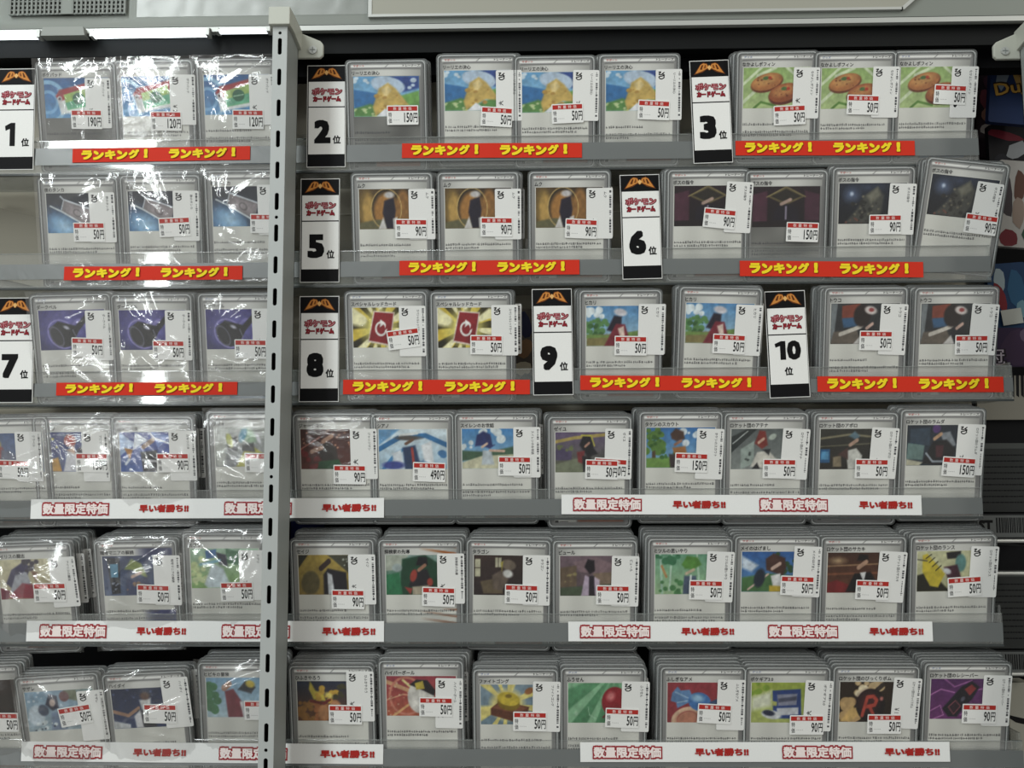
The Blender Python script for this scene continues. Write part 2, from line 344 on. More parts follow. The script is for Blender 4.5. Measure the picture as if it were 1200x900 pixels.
def paint(ops, seed=1, sx=.76):
    global GX
    GX = np.minimum(GX0 / sx, 16.0)
    img = np.ones((NZ, NX, 3)) * .5
    def blend(mask, c): 
        nonlocal img
        m = np.clip(mask, 0, 1)[..., None]; img = img * (1 - m) + hexc(c) * m
    for k, op in enumerate(ops):
        o = op[0]
        if o == 'G': t = (GY / 10)[..., None]; img = hexc(op[1]) * (1 - t) + hexc(op[2]) * t
        elif o == 'H': t = (GX / 16)[..., None]; img = hexc(op[1]) * (1 - t) + hexc(op[2]) * t
        elif o in 'ER':
            cx, cy, rx, ry, rot, c = op[1:7]; soft = op[7] if len(op) > 7 else .25
            hc = hexc(c)
            if o == 'E' and soft in (.7, .8, .9) and max(rx, ry) < 1.7 and hc[0] > hc[1] > hc[2] and hc[0] - hc[2] > .08:
                d = seg(GX, GY, (cx - rx, cy + ry * .8), (cx + rx * .9, cy - ry * .4)); blend(.5 - (d - ry * .45) / .3, c); continue
            ca, sa = math.cos(rad(rot)), math.sin(rad(rot)); x = (GX - cx) * ca + (GY - cy) * sa; y = -(GX - cx) * sa + (GY - cy) * ca
            d = (np.hypot(x / rx, y / ry) - 1) * min(rx, ry)
            if o == 'R': d = np.abs(d) - soft; soft = .25
            blend(.5 - d / soft, c)
        elif o == 'P':
            pts, c = op[1], op[2]; soft = op[3] if len(op) > 3 else .25
            ins = np.zeros(GX.shape, bool); d = np.full(GX.shape, 1e9); n = len(pts)
            for i in range(n):
                a, b_ = pts[i], pts[(i + 1) % n]; d = np.minimum(d, seg(GX, GY, a, b_))
                if a[1] != b_[1]:
                    cnd = ((a[1] > GY) != (b_[1] > GY)) & (GX < (b_[0] - a[0]) * (GY - a[1]) / (b_[1] - a[1]) + a[0]); ins ^= cnd
            d = np.where(ins, -d, d); blend(.5 - d / soft, c)
        elif o == 'L':
            pts, w_, c = op[1:4]; d = np.full(GX.shape, 1e9)
            for i in range(len(pts) - 1): d = np.minimum(d, seg(GX, GY, pts[i], pts[i + 1]))
            blend(.5 - (d - w_ / 2) / .25, c)
        elif o == 'Y':   # rays cx,cy,n,colour,r0
            cx, cy, n, c, r0 = op[1:6]; a = np.arctan2(GY - cy, GX - cx); r = np.hypot(GX - cx, GY - cy)
            blend((np.sin(a * n + np.sin(a * 3) * 1.5) * 2) * np.clip((r - r0) / 1.5, 0, 1), c)
        elif o == 'D':   # dabs: x0,y0,x1,y1,n,size,colour
            x0, y0, x1, y1, n, s_, c = op[1:8]; r = np.random.RandomState(k + seed)
            for _ in range(n):
                cx, cy = x0 + r.rand() * (x1 - x0), y0 + r.rand() * (y1 - y0); rr = s_ * (.5 + r.rand())
                blend((.5 - (np.hypot((GX - cx), (GY - cy) * 1.3) - rr) / .3) * .8, c)
    nz = vnoise(14, seed) * .6 + vnoise(30, seed + 9) * .4
    img = img * (0.86 + .26 * nz)[..., None]
    g = img.mean(-1, keepdims=True); img = (img * .82 + g * .18) * .95
    return np.clip(img, 0, 1)
# every picture is a plain stand-in: setting, objects and colour masses, no figures
A = {}
A['pad'] = [('G', '#1e5fa8', '#5aa2dc'), ('R', 1, 6, 5, 5, 0, '#8cc6ee', .5), ('R', 1, 6, 2.6, 2.6, 0, '#7ab8e8', .4), ('P', [(3.4, 4.2), (14.6, 1), (15.5, 7.6), (4.6, 9.2)], '#e8ecec', .5), ('P', [(3.3, 4.5), (4.4, 3), (14.6, .8), (15, 3.2), (4.2, 5.8)], '#b8202a', .5),
            ('P', [(5.6, 4.2), (13.5, 2.2), (14.4, 6.8), (6.6, 8)], '#a9d060', .3), ('P', [(6, 6.2), (14, 4.4), (14.4, 6.8), (6.6, 8)], '#5cc090', .4), ('E', 10, 5.2, 1.8, 1.5, 0, '#177048'), ('L', [(8.6, 5.4), (11.4, 5)], .25, '#a9d8b0'), ('E', 4.4, 5.2, .7, .7, 0, '#d8dcdc'), ('E', 4.4, 5.2, .35, .35, 0, '#503040')]
A['sea'] = [('G', '#5fa4d8', '#9acbe8'), ('P', [(9, 0), (16, 0), (16, 3), (12, 4), (9.5, 2)], '#2c4a9c', .6), ('P', [(0, 3.2), (9, 4.8), (9, 7), (0, 8)], '#2f78bc', .4), ('P', [(0, 8), (4, 6.8), (8, 8.4), (16, 5), (16, 10), (0, 10)], '#5f9a4a', .6), ('D', 0, 7.6, 6, 10, 14, .35, '#c8dc9a'), ('P', [(11, 5), (16, 3.6), (16, 7), (11, 7)], '#74b050', .5),
            ('D', 10, 1, 16, 3.6, 6, .7, '#c8dcf0'), ('D', 0, .4, 4, 1.8, 5, .6, '#d0e4f2'), ('E', 8.4, 2.2, 4.2, 2.1, 12, '#b9cfe6', .3), ('P', [(6.2, 3), (8.4, 1.6), (10.2, 3), (13.6, 7.4), (10, 7.2), (5.2, 9.8), (4.6, 7.6)], '#dcb85a', .5), ('P', [(6.8, 3.2), (8.4, 2.2), (9.2, 3.6), (7.6, 5.6)], '#eed48c', .5), ('D', 5.4, 4, 11.5, 8.5, 8, .5, '#c09440'), ('P', [(5.4, 10), (7.6, 8), (10.6, 10)], '#e8eaf0', .3)]
A['biscuits'] = [('G', '#9cc06a', '#b8d088'), ('L', [(0, 8.5), (3, 6), (4, 2), (9, 0)], .8, '#dcecc0'), ('L', [(0, 4), (2, 2.4), (5, 0)], .7, '#dcecc0'), ('L', [(3, 10), (5, 8.5), (9, 9.4)], .6, '#5e9038'), ('L', [(12, 0), (16, 3)], .7, '#dcecc0'),
                 ('E', 6.6, 3.8, 4.6, 2.2, -14, '#7a3418'), ('E', 6.5, 3.5, 4.4, 2, -14, '#c07438'), ('E', 6.2, 3.1, 3.2, 1.2, -14, '#d8984e', .8), ('D', 4, 2.4, 9, 4.4, 9, .22, '#7a3a1a'), ('E', 6.3, 2.6, .9, .45, -10, '#507838'), ('E', 7.4, 2.5, .5, .35, 0, '#c03018'),
                 ('E', 11.6, 6.6, 4.6, 2.5, -14, '#6a2414'), ('E', 11.5, 6.2, 4.4, 2.2, -14, '#ac5428'), ('E', 11.2, 5.8, 3.2, 1.3, -14, '#cc8444', .8), ('D', 8.6, 5, 14, 7.4, 9, .22, '#7a3018'), ('E', 11.4, 5.2, .8, .45, -10, '#507838'), ('E', 12.6, 5.2, .5, .4, 0, '#c83420')]
A['stretcher'] = [('G', '#10182c', '#1c3050'), ('E', 4.5, 9, 6, 3.6, 20, '#5aa0dc', 5), ('E', 5.5, 8.4, 3.4, 1.8, 20, '#a8d4f4', 3), ('P', [(5.4, 1.6), (14.8, 4.2), (13.2, 8.4), (4.8, 4.6)], '#8a8084', .3), ('P', [(6.4, 2.6), (13.6, 4.6), (12.4, 7.4), (6, 4.6)], '#a09498', .6), ('L', [(1.2, 3.2), (4.8, 4.6), (13.2, 8.6)], .4, '#e8f0f4'), ('L', [(4.6, .8), (5.6, 1.6), (15, 4.3)], .35, '#e4ecf4'), ('L', [(5.6, 1.8), (4.6, 4.4)], .3, '#d0d8e0'), ('R', 9.8, 5, 1.2, .8, 25, '#6c6468', .15)]
A['arches'] = [('H', '#6a5028', '#3c2c1c'), ('E', 2.5, 5, 2.6, 4.8, 0, '#8a6c30', .8), ('E', 2.8, 5.4, 1.7, 3.8, 0, '#c49a48', .8), ('E', 8.6, 5, 4.6, 5, 0, '#2c2214', .6), ('E', 8.6, 5.6, 4, 4.6, 0, '#b87c34', 1.2), ('E', 14, 5, 2.4, 4.8, 0, '#a06c30', .8), ('P', [(0, 8.4), (6, 7.6), (16, 8), (16, 10), (0, 10)], '#6c6844', .5), ('R', 8.6, 5, 4.8, 5, 0, '#d8b468', .12), ('P', [(8, 3), (11, 2), (11.6, 5.4), (10.8, 9.9), (8.6, 10), (7.4, 6)], '#221c30', .6), ('E', 9.6, 1.5, 1.6, .8, 0, '#c8c4c4', .5), ('P', [(6, 10), (7.6, 7), (8.6, 10)], '#e0dcd8', .4), ('P', [(10.6, 7.4), (12, 7), (12.4, 10), (10.8, 10)], '#d8d4d0', .4)]
A['panelroom'] = [('G', '#2a1822', '#181016'), ('P', [(0, 2), (3.6, 1), (3.6, 9), (0, 9)], '#54283c', .5), ('P', [(12.4, 1), (16, 2), (16, 9), (12.4, 9)], '#4c2438', .5), ('P', [(3.4, 2.4), (8, 0), (12.6, 2.4), (8, 4.6)], '#6a5c38', .3), ('P', [(4.4, 2.4), (8, .6), (11.6, 2.4), (8, 4)], '#2c2620', .3), ('L', [(3.4, 2.6), (8, 0), (12.6, 2.6)], .15, '#a89860'), ('P', [(5.4, 5.4), (8, 4.2), (10.8, 5.4), (11.4, 9), (4.8, 9)], '#1e1626', .6), ('L', [(8, 5), (8, 8)], .4, '#9c90a8'), ('P', [(0, 8.6), (16, 8.4), (16, 10), (0, 10)], '#20161a', .3), ('E', 8, 3.6, 1.1, .9, 0, '#c0a090', .8)]
A['storm'] = [('G', '#1c2438', '#14161e'), ('E', 4, 2.8, 2, 1.6, 0, '#5a6c90', 2.4), ('E', 4, 2.6, .5, .5, 0, '#c8d8f0', .6), ('E', 9, 1, 4, 1, 0, '#303c58', 2), ('P', [(2, 9.8), (5.6, 6.4), (8, 3), (12, .8), (14, 3), (13.4, 7), (11, 10)], '#4a4a44', .8), ('P', [(8.6, 3), (12, 1), (13, 3), (10, 5)], '#7c7a6a', .9), ('D', 4, 4, 13, 9.6, 22, .5, '#2c2a28'), ('D', 5, 3, 13, 9, 14, .35, '#76705c'), ('D', 2, 8, 8, 10, 8, .3, '#7c4638')]
A['bell'] = [('G', '#3c3488', '#2c2c70'), ('E', 8, 5, 6, 4, 0, '#6c68c0', 4), ('R', 7, 6, 4.4, 3.4, 20, '#9890dc', .18), ('R', 12.5, 6, 2.4, 3.4, 10, '#847cd0', .3), ('P', [(3, 4.6), (6, 2.8), (11.6, 4), (15.6, .6), (16, 2), (12.4, 5.4), (10, 9), (7.4, 9.4), (4, 7.8)], '#17161e', .4), ('E', 5.4, 6.6, 1.6, 2.8, -38, '#26252e', .3), ('R', 5.4, 6.6, 1.6, 2.8, -38, '#6a6a80', .12), ('E', 8.6, 4.4, 1, .4, 20, '#c8c8dc', .4), ('L', [(10.6, 5), (11.6, 7)], .3, '#787890')]
A['redsheet'] = [('G', '#3c3410', '#2c260c'), ('Y', 8.5, 5, 11, '#e8c838', 1), ('E', 8.5, 5, 5.6, 4.4, 0, '#f8ec78', 4), ('Y', 8.5, 5, 8, '#fff8c0', 4), ('P', [(6.6, .8), (13.2, 1.2), (11.6, 9.6), (4.6, 8.6)], '#f0e0d0', .3), ('P', [(6.9, 1.1), (12.8, 1.5), (11.3, 9.2), (5, 8.2)], '#a01c24', .3), ('R', 8.8, 5.3, 1.6, 1.6, 0, '#f4f0ec', .28), ('P', [(8.6, 2.9), (10.2, 3.9), (8.5, 4.9)], '#f4f0ec', .2), ('P', [(10.4, 4.4), (11.6, 4.8), (10, 5.6)], '#a01c24', .2)]
A['meadow'] = [('G', '#4c90cc', '#b8dcec'), ('D', .5, .6, 5, 2.6, 8, .9, '#e4f0f4'), ('D', 0, 3.6, 6.5, 7, 20, .8, '#5c9450'), ('D', 1, 4.4, 6, 7.4, 10, .6, '#3c7038'), ('P', [(0, 7.4), (7, 7), (16, 6.4), (16, 10), (0, 10)], '#8c8048', .6), ('P', [(0, 7), (8, 7.4), (16, 6.2), (16, 7.4), (0, 8)], '#78a048', .5), ('P', [(6.4, 6), (8.6, 2.4), (11, 2.6), (10.8, 6), (8.4, 6.6)], '#241e30', .6), ('P', [(9.2, 4.4), (12, 4.6), (14, 9.9), (5.6, 9.9)], '#8c2434', .5), ('E', 10.6, 1.6, 2, .9, 8, '#dcd8e0', .4), ('P', [(9.8, 5.6), (11.6, 5), (12, 7.8), (10.6, 8)], '#ead0c0', .5)]
A['station'] = [('G', '#34383c', '#2a2a2c'), ('P', [(3.4, .6), (9, 0), (9, 3.4), (3.4, 4)], '#94402c', .3), ('P', [(3.4, 3.6), (8.6, 3.4), (8.4, 5.6), (4, 6)], '#34608c', .4), ('P', [(0, 0), (2, 0), (1, 9), (0, 10)], '#7c8488', .3), ('P', [(0, 10), (1, 7), (8, 6.4), (10, 10)], '#6c6054', .5), ('L', [(3, 7.6), (9.6, 5.6)], 1, '#d4ccc0'), ('E', 9.6, 3, 2.6, 2.8, 20, '#2a1c1a', .6), ('E', 12.2, 1.7, 1.9, 1, 10, '#dcd0cc', .4), ('E', 12.4, 1.6, .8, .5, 0, '#a84040', .3), ('P', [(9.6, 6), (12.6, 4.6), (14.4, 8), (13, 10), (9, 10)], '#26242a', .5), ('P', [(7, 10), (9.4, 7.8), (10.6, 10)], '#d8d4d0', .4), ('E', 12, 5.4, .9, .9, 0, '#d8b0a0', .7)]
A['gulls'] = [('G', '#3c5890', '#7c8cac'), ('P', [(3, 5), (7, 2), (9, 5), (7, 10), (2, 10)], '#4c5468', .6), ('E', 6, 2.6, 2, 1.6, 20, '#c8a83c', .6), ('E', 7.6, 5, 1, 1.6, 20, '#a83838', .5), ('P', [(8, 4), (14, 6), (13, 10), (7, 10)], '#6c7490', .6)]
A['nightgold'] = [('G', '#1c2c78', '#203c8c'), ('D', 0, 1, 5, 6, 7, .6, '#c8c048'), ('P', [(0, 7.4), (5, 6.4), (6, 10), (0, 10)], '#d89c2c', .5), ('E', 9, 2.2, 1.9, 1.6, 0, '#b83424', .5), ('P', [(6.4, 10), (8, 4.8), (11, 5), (12, 10)], '#d8d8e0', .5), ('P', [(7.6, 4.6), (10.4, 3.4), (10.4, 5.6)], '#dcb498', .6), ('P', [(10.4, 4.8), (14, 3), (15, 10), (12, 10)], '#383048', .6)]
A['shards'] = [('G', '#2c3c98', '#5878c8'), ('P', [(0, 0), (5, 3), (0, 6)], '#a8c4ec', .3), ('P', [(5, 0), (9, 2), (4, 4.6)], '#e8f0fa', .3), ('P', [(10, 0), (16, 1), (12, 4)], '#7c98e0', .3), ('L', [(9.6, .2), (11, 1.6), (16, 3)], .5, '#f0f4fc'), ('P', [(1.4, 4), (4, 4.4), (3, 7)], '#d88c34', .4), ('P', [(0, 6), (4, 7), (5, 10), (0, 10)], '#3c60b4', .3), ('D', 1, 7, 5, 9.6, 4, .4, '#e8f0f8'), ('P', [(6.4, 5), (11.6, 4.6), (12, 10), (7, 10)], '#26262e', .5), ('E', 9, 2.6, 1.6, 1.4, 0, '#b08c78', .8), ('L', [(7, 7), (11.6, 7.4)], .6, '#c8c8cc')]
A['yellowcoat'] = [('G', '#b0b4ac', '#8c9094'), ('P', [(0, 0), (4, 0), (3, 10), (0, 10)], '#c4c8c0', 1), ('P', [(4, 3), (7, 2.4), (7, 6), (4, 6)], '#6c6c70', .4), ('E', 4.6, 3.4, .9, 1.8, -20, '#d4d850', .4), ('E', 10.6, 2.2, 2.6, 1.7, 30, '#a8cca8', .8), ('E', 8.8, 2, 1, 1.8, 30, '#58a4c4', .6), ('P', [(6.4, 10), (9, 6), (12, 5), (16, 7.4), (16, 10)], '#ccc83c', .6), ('P', [(8.6, 4.6), (12, 4), (12.4, 6.4), (8.4, 6)], '#4c4a4c', .6), ('E', 13.6, 3, .5, 1.6, -30, '#e8e8f0', .5)]
A['redsparks'] = [('G', '#4c2620', '#6c3830'), ('D', 0, 0, 16, 5, 30, .22, '#e8a884'), ('D', 0, 5, 6, 10, 10, .7, '#8c2c2c'), ('L', [(0, 5), (6, 2)], .3, '#c47464'), ('P', [(5, 5), (7.6, 3), (11, 4.4), (11.6, 8), (6.6, 8)], '#38302c', .6), ('P', [(5.6, 8), (11.8, 7.6), (13, 10), (5, 10)], '#2c5c38', .5), ('E', 8.4, 2.2, 1.5, 1.2, 0, '#c49478', .9), ('L', [(3.4, 5.6), (6.6, 4.6)], 1.1, '#c49880')]
A['blueribs'] = [('G', '#d8e8f0', '#a8ccE4'), ('L', [(0, 5), (5, 2), (11, 1.6), (16, 4)], 1.2, '#2c78b8'), ('L', [(1, 10), (4, 6), (6, 5)], .8, '#3c88c4'), ('D', 10, 6, 16, 10, 6, 1, '#3c7cb8'), ('P', [(0, 0), (5, 0), (0, 4)], '#5c9cd0', .5), ('L', [(5, 1.6), (9, 1)], .7, '#e4e8e8'), ('E', 7, 2.2, 3, .6, 0, '#5c5450', .4), ('P', [(5.6, 4.6), (8.6, 4), (10, 10), (6, 10)], '#28406c', .5), ('L', [(7.8, 4.8), (8.2, 9)], .6, '#b83c34'), ('P', [(10, 4), (12.4, 3), (13, 9), (10.6, 8)], '#e8ecf0', .5), ('P', [(3, 6), (5.2, 5), (6, 10), (4, 10)], '#dce4ec', .5), ('E', 7.2, 3, .8, .8, 0, '#74503c', .8), ('E', 3.4, 9, 2.6, 1, 0, '#3848a0', .5)]
A['beach'] = [('G', '#3c88cc', '#a4cce4'), ('D', 6, 0, 13, 3.4, 9, 1, '#dce8ec'), ('D', 0, 3.4, 3.4, 5, 6, .7, '#dce8ec'), ('P', [(0, 5.4), (8, 5.8), (16, 4.4), (16, 7), (0, 8)], '#44684c', .5), ('P', [(0, 8.4), (6, 6.8), (16, 6.4), (16, 10), (0, 10)], '#d8d4b0', .4), ('P', [(4, 4.4), (4.6, 1.6), (6.6, .6), (8.8, 1.4), (9.4, 4), (10.2, 4), (8.6, 5), (6, 4.2)], '#243070', .5), ('P', [(6.4, 5.4), (9, 5.4), (10, 9), (6, 9)], '#c0ccd4', .5), ('L', [(8.6, 5.4), (13, 5.6)], .6, '#dcb49c'), ('E', 7, 4, .8, .7, 0, '#dcb8a0', .7)]
A['dusk'] = [('G', '#6c5880', '#586040'), ('L', [(0, 2.4), (6, 1.4), (16, .6)], .8, '#b8a050'), ('P', [(0, 4.4), (5, 3.8), (5, 7), (0, 7)], '#54486c', .4), ('D', 0, 3, 5, 4.6, 6, .5, '#707c48'), ('P', [(0, 8), (6, 6.6), (16, 7.4), (16, 10), (0, 10)], '#7c8468', .5), ('P', [(7.4, 3.2), (8.6, .6), (11, .8), (11.8, 4), (13, 5.4), (10, 6.2)], '#1c1a20', .5), ('L', [(8, .8), (11, .9), (12, 3.4)], .4, '#ccc040'), ('P', [(6.6, 5), (9, 4.6), (8.6, 8), (7, 7.4)], '#8c2c30', .5), ('P', [(8.2, 6), (11, 6), (11, 10), (8.6, 10)], '#241e24', .5), ('E', 9.8, 3, .6, .7, 0, '#c08c74', .7)]
A['park'] = [('G', '#2c74c0', '#8cc0e0'), ('D', 8, 1, 16, 4, 9, .9, '#dcE8F0'), ('D', 0, 0, 5, 6, 26, .9, '#5c8c34'), ('D', 0, 1, 5, 5, 14, .5, '#3c6c28'), ('P', [(1.8, 6), (2.8, 5.6), (3, 8), (1.8, 8)], '#5c4428', .3), ('P', [(0, 7.6), (16, 7), (16, 10), (0, 10)], '#74a444', .4), ('D', 4, 6, 9, 7.6, 10, .5, '#3c7430'), ('P', [(7.4, 1.6), (9, .2), (11.4, 1), (11.8, 2.8), (9.4, 3.4), (7.8, 2.8)], '#54382c', .5), ('P', [(8, 5), (12, 4.6), (12.6, 7), (9, 7.4)], '#b87434', .5), ('P', [(7, 6.6), (12.4, 6.6), (12.6, 10), (7.4, 10)], '#3c3030', .5), ('E', 9.8, 3.6, 1, .8, 0, '#a8745c', .8)]
A['corridor'] = [('G', '#5c6464', '#8c9490'), ('P', [(0, 2), (5, 0), (8, 0), (0, 6)], '#2c3434', .3), ('L', [(.6, 3.6), (5, .6)], .25, '#d8e0dc'), ('P', [(3, 5), (7, 3), (7, 8.6), (3, 10)], '#9cacA4', .3), ('D', 3.6, 5.4, 6, 8, 5, .3, '#3c4844'), ('P', [(7.2, 3.6), (8.6, .4), (10.4, .6), (11.2, 4), (9.4, 5)], '#8c2820', .5), ('P', [(6, 9.4), (8, 5.8), (11.4, 5.4), (14, 7.6), (12, 10)], '#dcd8cc', .4), ('P', [(9.6, 5.2), (12, 5), (11.6, 6.6)], '#24242a', .4), ('E', 12.6, 2, 1.2, .7, -20, '#b8c4b8', .3), ('E', 9.2, 2.8, .8, .8, 0, '#d8ac94', .7), ('P', [(6.4, 10), (8, 8.4), (9, 10)], '#2a2a2e', .4)]
A['console'] = [('G', '#34342c', '#241f1a'), ('L', [(0, 2.4), (9, 1.4), (16, 2)], .5, '#8c8464'), ('L', [(0, 4.4), (16, 3.6)], .3, '#6c6850'), ('P', [(0, 5), (3, 5), (3, 8.4), (0, 8.4)], '#1c5c94', .2), ('P', [(.4, 5.6), (2.6, 5.6), (2.6, 7.6), (.4, 7.6)], '#4c9cd0', .4), ('P', [(4, 7), (6.4, 6.6), (6.6, 9.4), (4, 9.4)], '#8c7c60', .4), ('P', [(8, 5.4), (11, 4.8), (12.8, 6.6), (12.4, 10), (8.6, 10)], '#d4d4cc', .4), ('P', [(8.6, 1.8), (10.4, .6), (12, 1.8), (11, 2.8)], '#5c7c8c', .5), ('P', [(5.4, 6.4), (8.4, 4.6), (8.6, 7.6)], '#50302c', .5), ('E', 10.2, 3.2, 1.1, 1, 0, '#c49c84', .8)]
A['lab'] = [('G', '#1e2838', '#2c3c48'), ('P', [(1, 1), (7, .6), (7, 5), (1, 5)], '#34485c', .4), ('P', [(.4, 4.4), (5.4, 5), (5, 8.6), (0, 8.4)], '#6c8c88', .3), ('P', [(10, 2), (13, 1.6), (15, 5), (12, 6)], '#8c949c', .4), ('P', [(4.6, 9.6), (8, 4), (12, 3.6), (15, 6), (13.4, 10)], '#17161a', .5), ('E', 8.9, .9, 1.2, 1.1, 0, '#5c3480', .4), ('P', [(8.8, 5), (11.2, 5), (11, 8), (9, 8)], '#54242c', .5), ('E', 9.4, 2.6, 1, 1, 0, '#d0a078', .8), ('L', [(6, 7), (8, 9), (11, 9)], .5, '#a8b4c0'), ('P', [(0, 8.4), (5, 9.2), (4, 10), (0, 10)], '#c8c4a8', .4)]
A['sunrise'] = [('G', '#d8d0a8', '#b8ac84'), ('P', [(2, 6), (4, 2.6), (8, .6), (10, 2), (6, 9)], '#2c2458', .5), ('P', [(3, 8), (5, 4), (8.6, 3), (10, 7), (6, 9.4)], '#b0b4c0', .5), ('P', [(2, 9.6), (7, 6), (11, 6.6), (10, 10)], '#a42c44', .5), ('D', 8, 0, 12, 3, 8, .7, '#30243c'), ('P', [(10, 3), (12, 3.4), (11.4, 6)], '#8c5a40', .5), ('P', [(0, 7), (3, 8), (2, 10), (0, 10)], '#8c2c48', .4)]
A['phone'] = [('G', '#38446c', '#586c94'), ('P', [(1.4, .4), (5.4, .6), (5, 9.4), (2.4, 9.6)], '#1c2030', .4), ('P', [(2.2, 2), (4.8, 2), (4.6, 5.4), (2.4, 5.4)], '#5ca0c4', .3), ('D', 2.6, 6.4, 4.4, 9, 9, .22, '#a8b4cc'), ('P', [(6.6, 3.4), (9, .8), (12, 2), (14, 6), (12, 5), (9, 3.6)], '#98a860', .5), ('E', 10.4, 4.6, 1.5, .9, 0, '#d8b4a0', .8), ('P', [(7, 6), (14, 5.4), (15, 10), (6.6, 10)], '#485078', .6), ('D', 7, 7, 13, 9, 6, .5, '#a88468')]
A['mint'] = [('G', '#a8ccb0', '#8cb868'), ('D', 0, 2, 5, 9, 18, .8, '#d0e09c'), ('P', [(4.6, .6), (8, .2), (8, 2.2), (4.8, 2.6)], '#3c74b4', .3), ('P', [(11, 0), (16, 1), (16, 4.4), (11, 3.6)], '#3c7c50', .4), ('P', [(8, 1), (11, 1.6), (11.4, 4.4), (8.8, 4)], '#2c2c44', .5), ('P', [(4, 9), (6.6, 3.6), (10, 5), (12.4, 10), (5, 10)], '#d4e4ec', .7), ('L', [(3, 4), (9, 3)], .7, '#78b8cc')]
A['studio'] = [('G', '#b89c3c', '#a4883c'), ('P', [(9, 0), (16, 0), (16, 5)], '#4c4c3c', .4), ('D', 12.4, .8, 15, 5, 5, .4, '#c8d0c0'), ('E', 3.6, 7, 2.8, 3, 20, '#6c6038', .6), ('P', [(7.6, 5), (9, 3.4), (14.6, 4.4), (15, 10), (7.6, 10)], '#221e26', .5), ('P', [(8.8, 4.4), (10.2, 5), (11, 10), (9, 10)], '#d4d8dc', .4), ('E', 8.2, 2.2, 1.3, 1.5, 0, '#3c2824', .7), ('P', [(0, 0), (3, 0), (0, 3.4)], '#2c2820', .4)]
A['van'] = [('G', '#8ca8a0', '#2c6c48'), ('P', [(0, 0), (7, 0), (4, 3.6), (0, 4)], '#b4bcac', .4), ('P', [(5, 1), (12, 0), (16, 2), (16, 10), (4, 10)], '#1f4c34', .5), ('P', [(0, 5), (4, 4.4), (5, 10), (0, 10)], '#2c8454', .5), ('E', 3.4, 3.2, 1.5, 1, 0, '#a4b4b4', .4), ('P', [(8, 4), (12.6, 3.6), (14.6, 8), (7, 8)], '#28242c', .5), ('E', 8.4, 5.2, 1, 1.6, 20, '#b03c30', .4), ('E', 13.4, 6.8, .9, 1, 0, '#b03c30', .4), ('P', [(9.2, 2.6), (10, .4), (12.6, .6), (12.8, 2.6)], '#1c1820', .5), ('E', 11, 3, 1, 1, 0, '#b47c60', .8), ('P', [(8, 8), (13, 7.6), (14, 10), (8, 10)], '#b0a48c', .4), ('P', [(5.6, 8), (8, 8.4), (7.4, 10)], '#b43c34', .4)]
A['oldroom'] = [('G', '#42302c', '#34282a'), ('P', [(.4, 1), (2, 1), (2, 5.4), (.4, 5.4)], '#c8c4a4', .2), ('P', [(6.6, .6), (8.4, .6), (8.4, 3), (6.6, 3)], '#c8c4a4', .2), ('L', [(.4, 3.2), (2, 3.2)], .2, '#42302c'), ('L', [(7.5, .6), (7.5, 3)], .2, '#42302c'), ('P', [(2, 6.6), (8, 5.6), (9, 9.6), (3, 9.6)], '#6c5c44', .4), ('P', [(5.6, 5), (8.6, 3.6), (10.6, 6), (8.6, 9), (6, 8.4)], '#6c5c50', .5), ('E', 10.6, 2.4, 2.2, 1.3, 10, '#7c6c5c', .4), ('E', 10.4, 4.6, 1.5, 1, 10, '#d8d8d4', .5), ('P', [(8.2, 1.8), (9, 1.4), (8.6, 4)], '#c0b040', .4)]
A['house'] = [('G', '#7c6470', '#5c4c50'), ('P', [(4, 1.6), (11, .4), (16, 2), (16, 5), (6, 4)], '#8c7078', .4), ('P', [(0, 3), (5, 2.4), (5, 7.6), (0, 8)], '#705c48', .4), ('D', .4, 4, 4.6, 7, 7, .4, '#a0905c'), ('P', [(10, 4.4), (16, 4), (16, 8), (11, 7.6)], '#8c7460', .4), ('P', [(0, 8), (16, 7), (16, 10), (0, 10)], '#4c5c44', .5), ('P', [(7.4, 2.8), (8.4, .8), (10.4, 1.2), (10.6, 3.8), (9, 4.6)], '#221a24', .5), ('P', [(6.4, 10), (7.6, 4.8), (9, 5.4), (8.8, 10)], '#c0acc4', .4), ('P', [(10, 5), (12, 6), (12, 10), (10.4, 10)], '#c8b4c8', .4), ('P', [(8.8, 5), (10.4, 5), (10.6, 10), (8.8, 10)], '#2c2430', .4)]
A['forest'] = [('G', '#6cac88', '#a8cc98'), ('L', [(1.5, 0), (2.2, 10)], .6, '#b0d8c0'), ('L', [(5, 0), (4.4, 9)], .5, '#c0e0c8'), ('L', [(12.6, 0), (13.4, 8)], .6, '#b8dcc0'), ('D', 0, 6.6, 16, 10, 22, .7, '#4c8c50'), ('D', 0, 0, 8, 2, 9, .8, '#3c8458'), ('L', [(2, 3), (3.4, 5.6)], .7, '#c08c54'), ('P', [(8, 2.6), (9.6, .4), (12.8, .8), (14, 2.6), (11.6, 3.8), (9, 3.6)], '#5c9c3c', .5), ('P', [(8.8, 5.4), (12.4, 5.4), (13, 10), (8.4, 10)], '#50607c', .5), ('L', [(10.8, 5.4), (10.6, 10)], .6, '#dce8e4'), ('E', 10.6, 4.2, 1.2, .8, 0, '#d8c0a0', .8)]
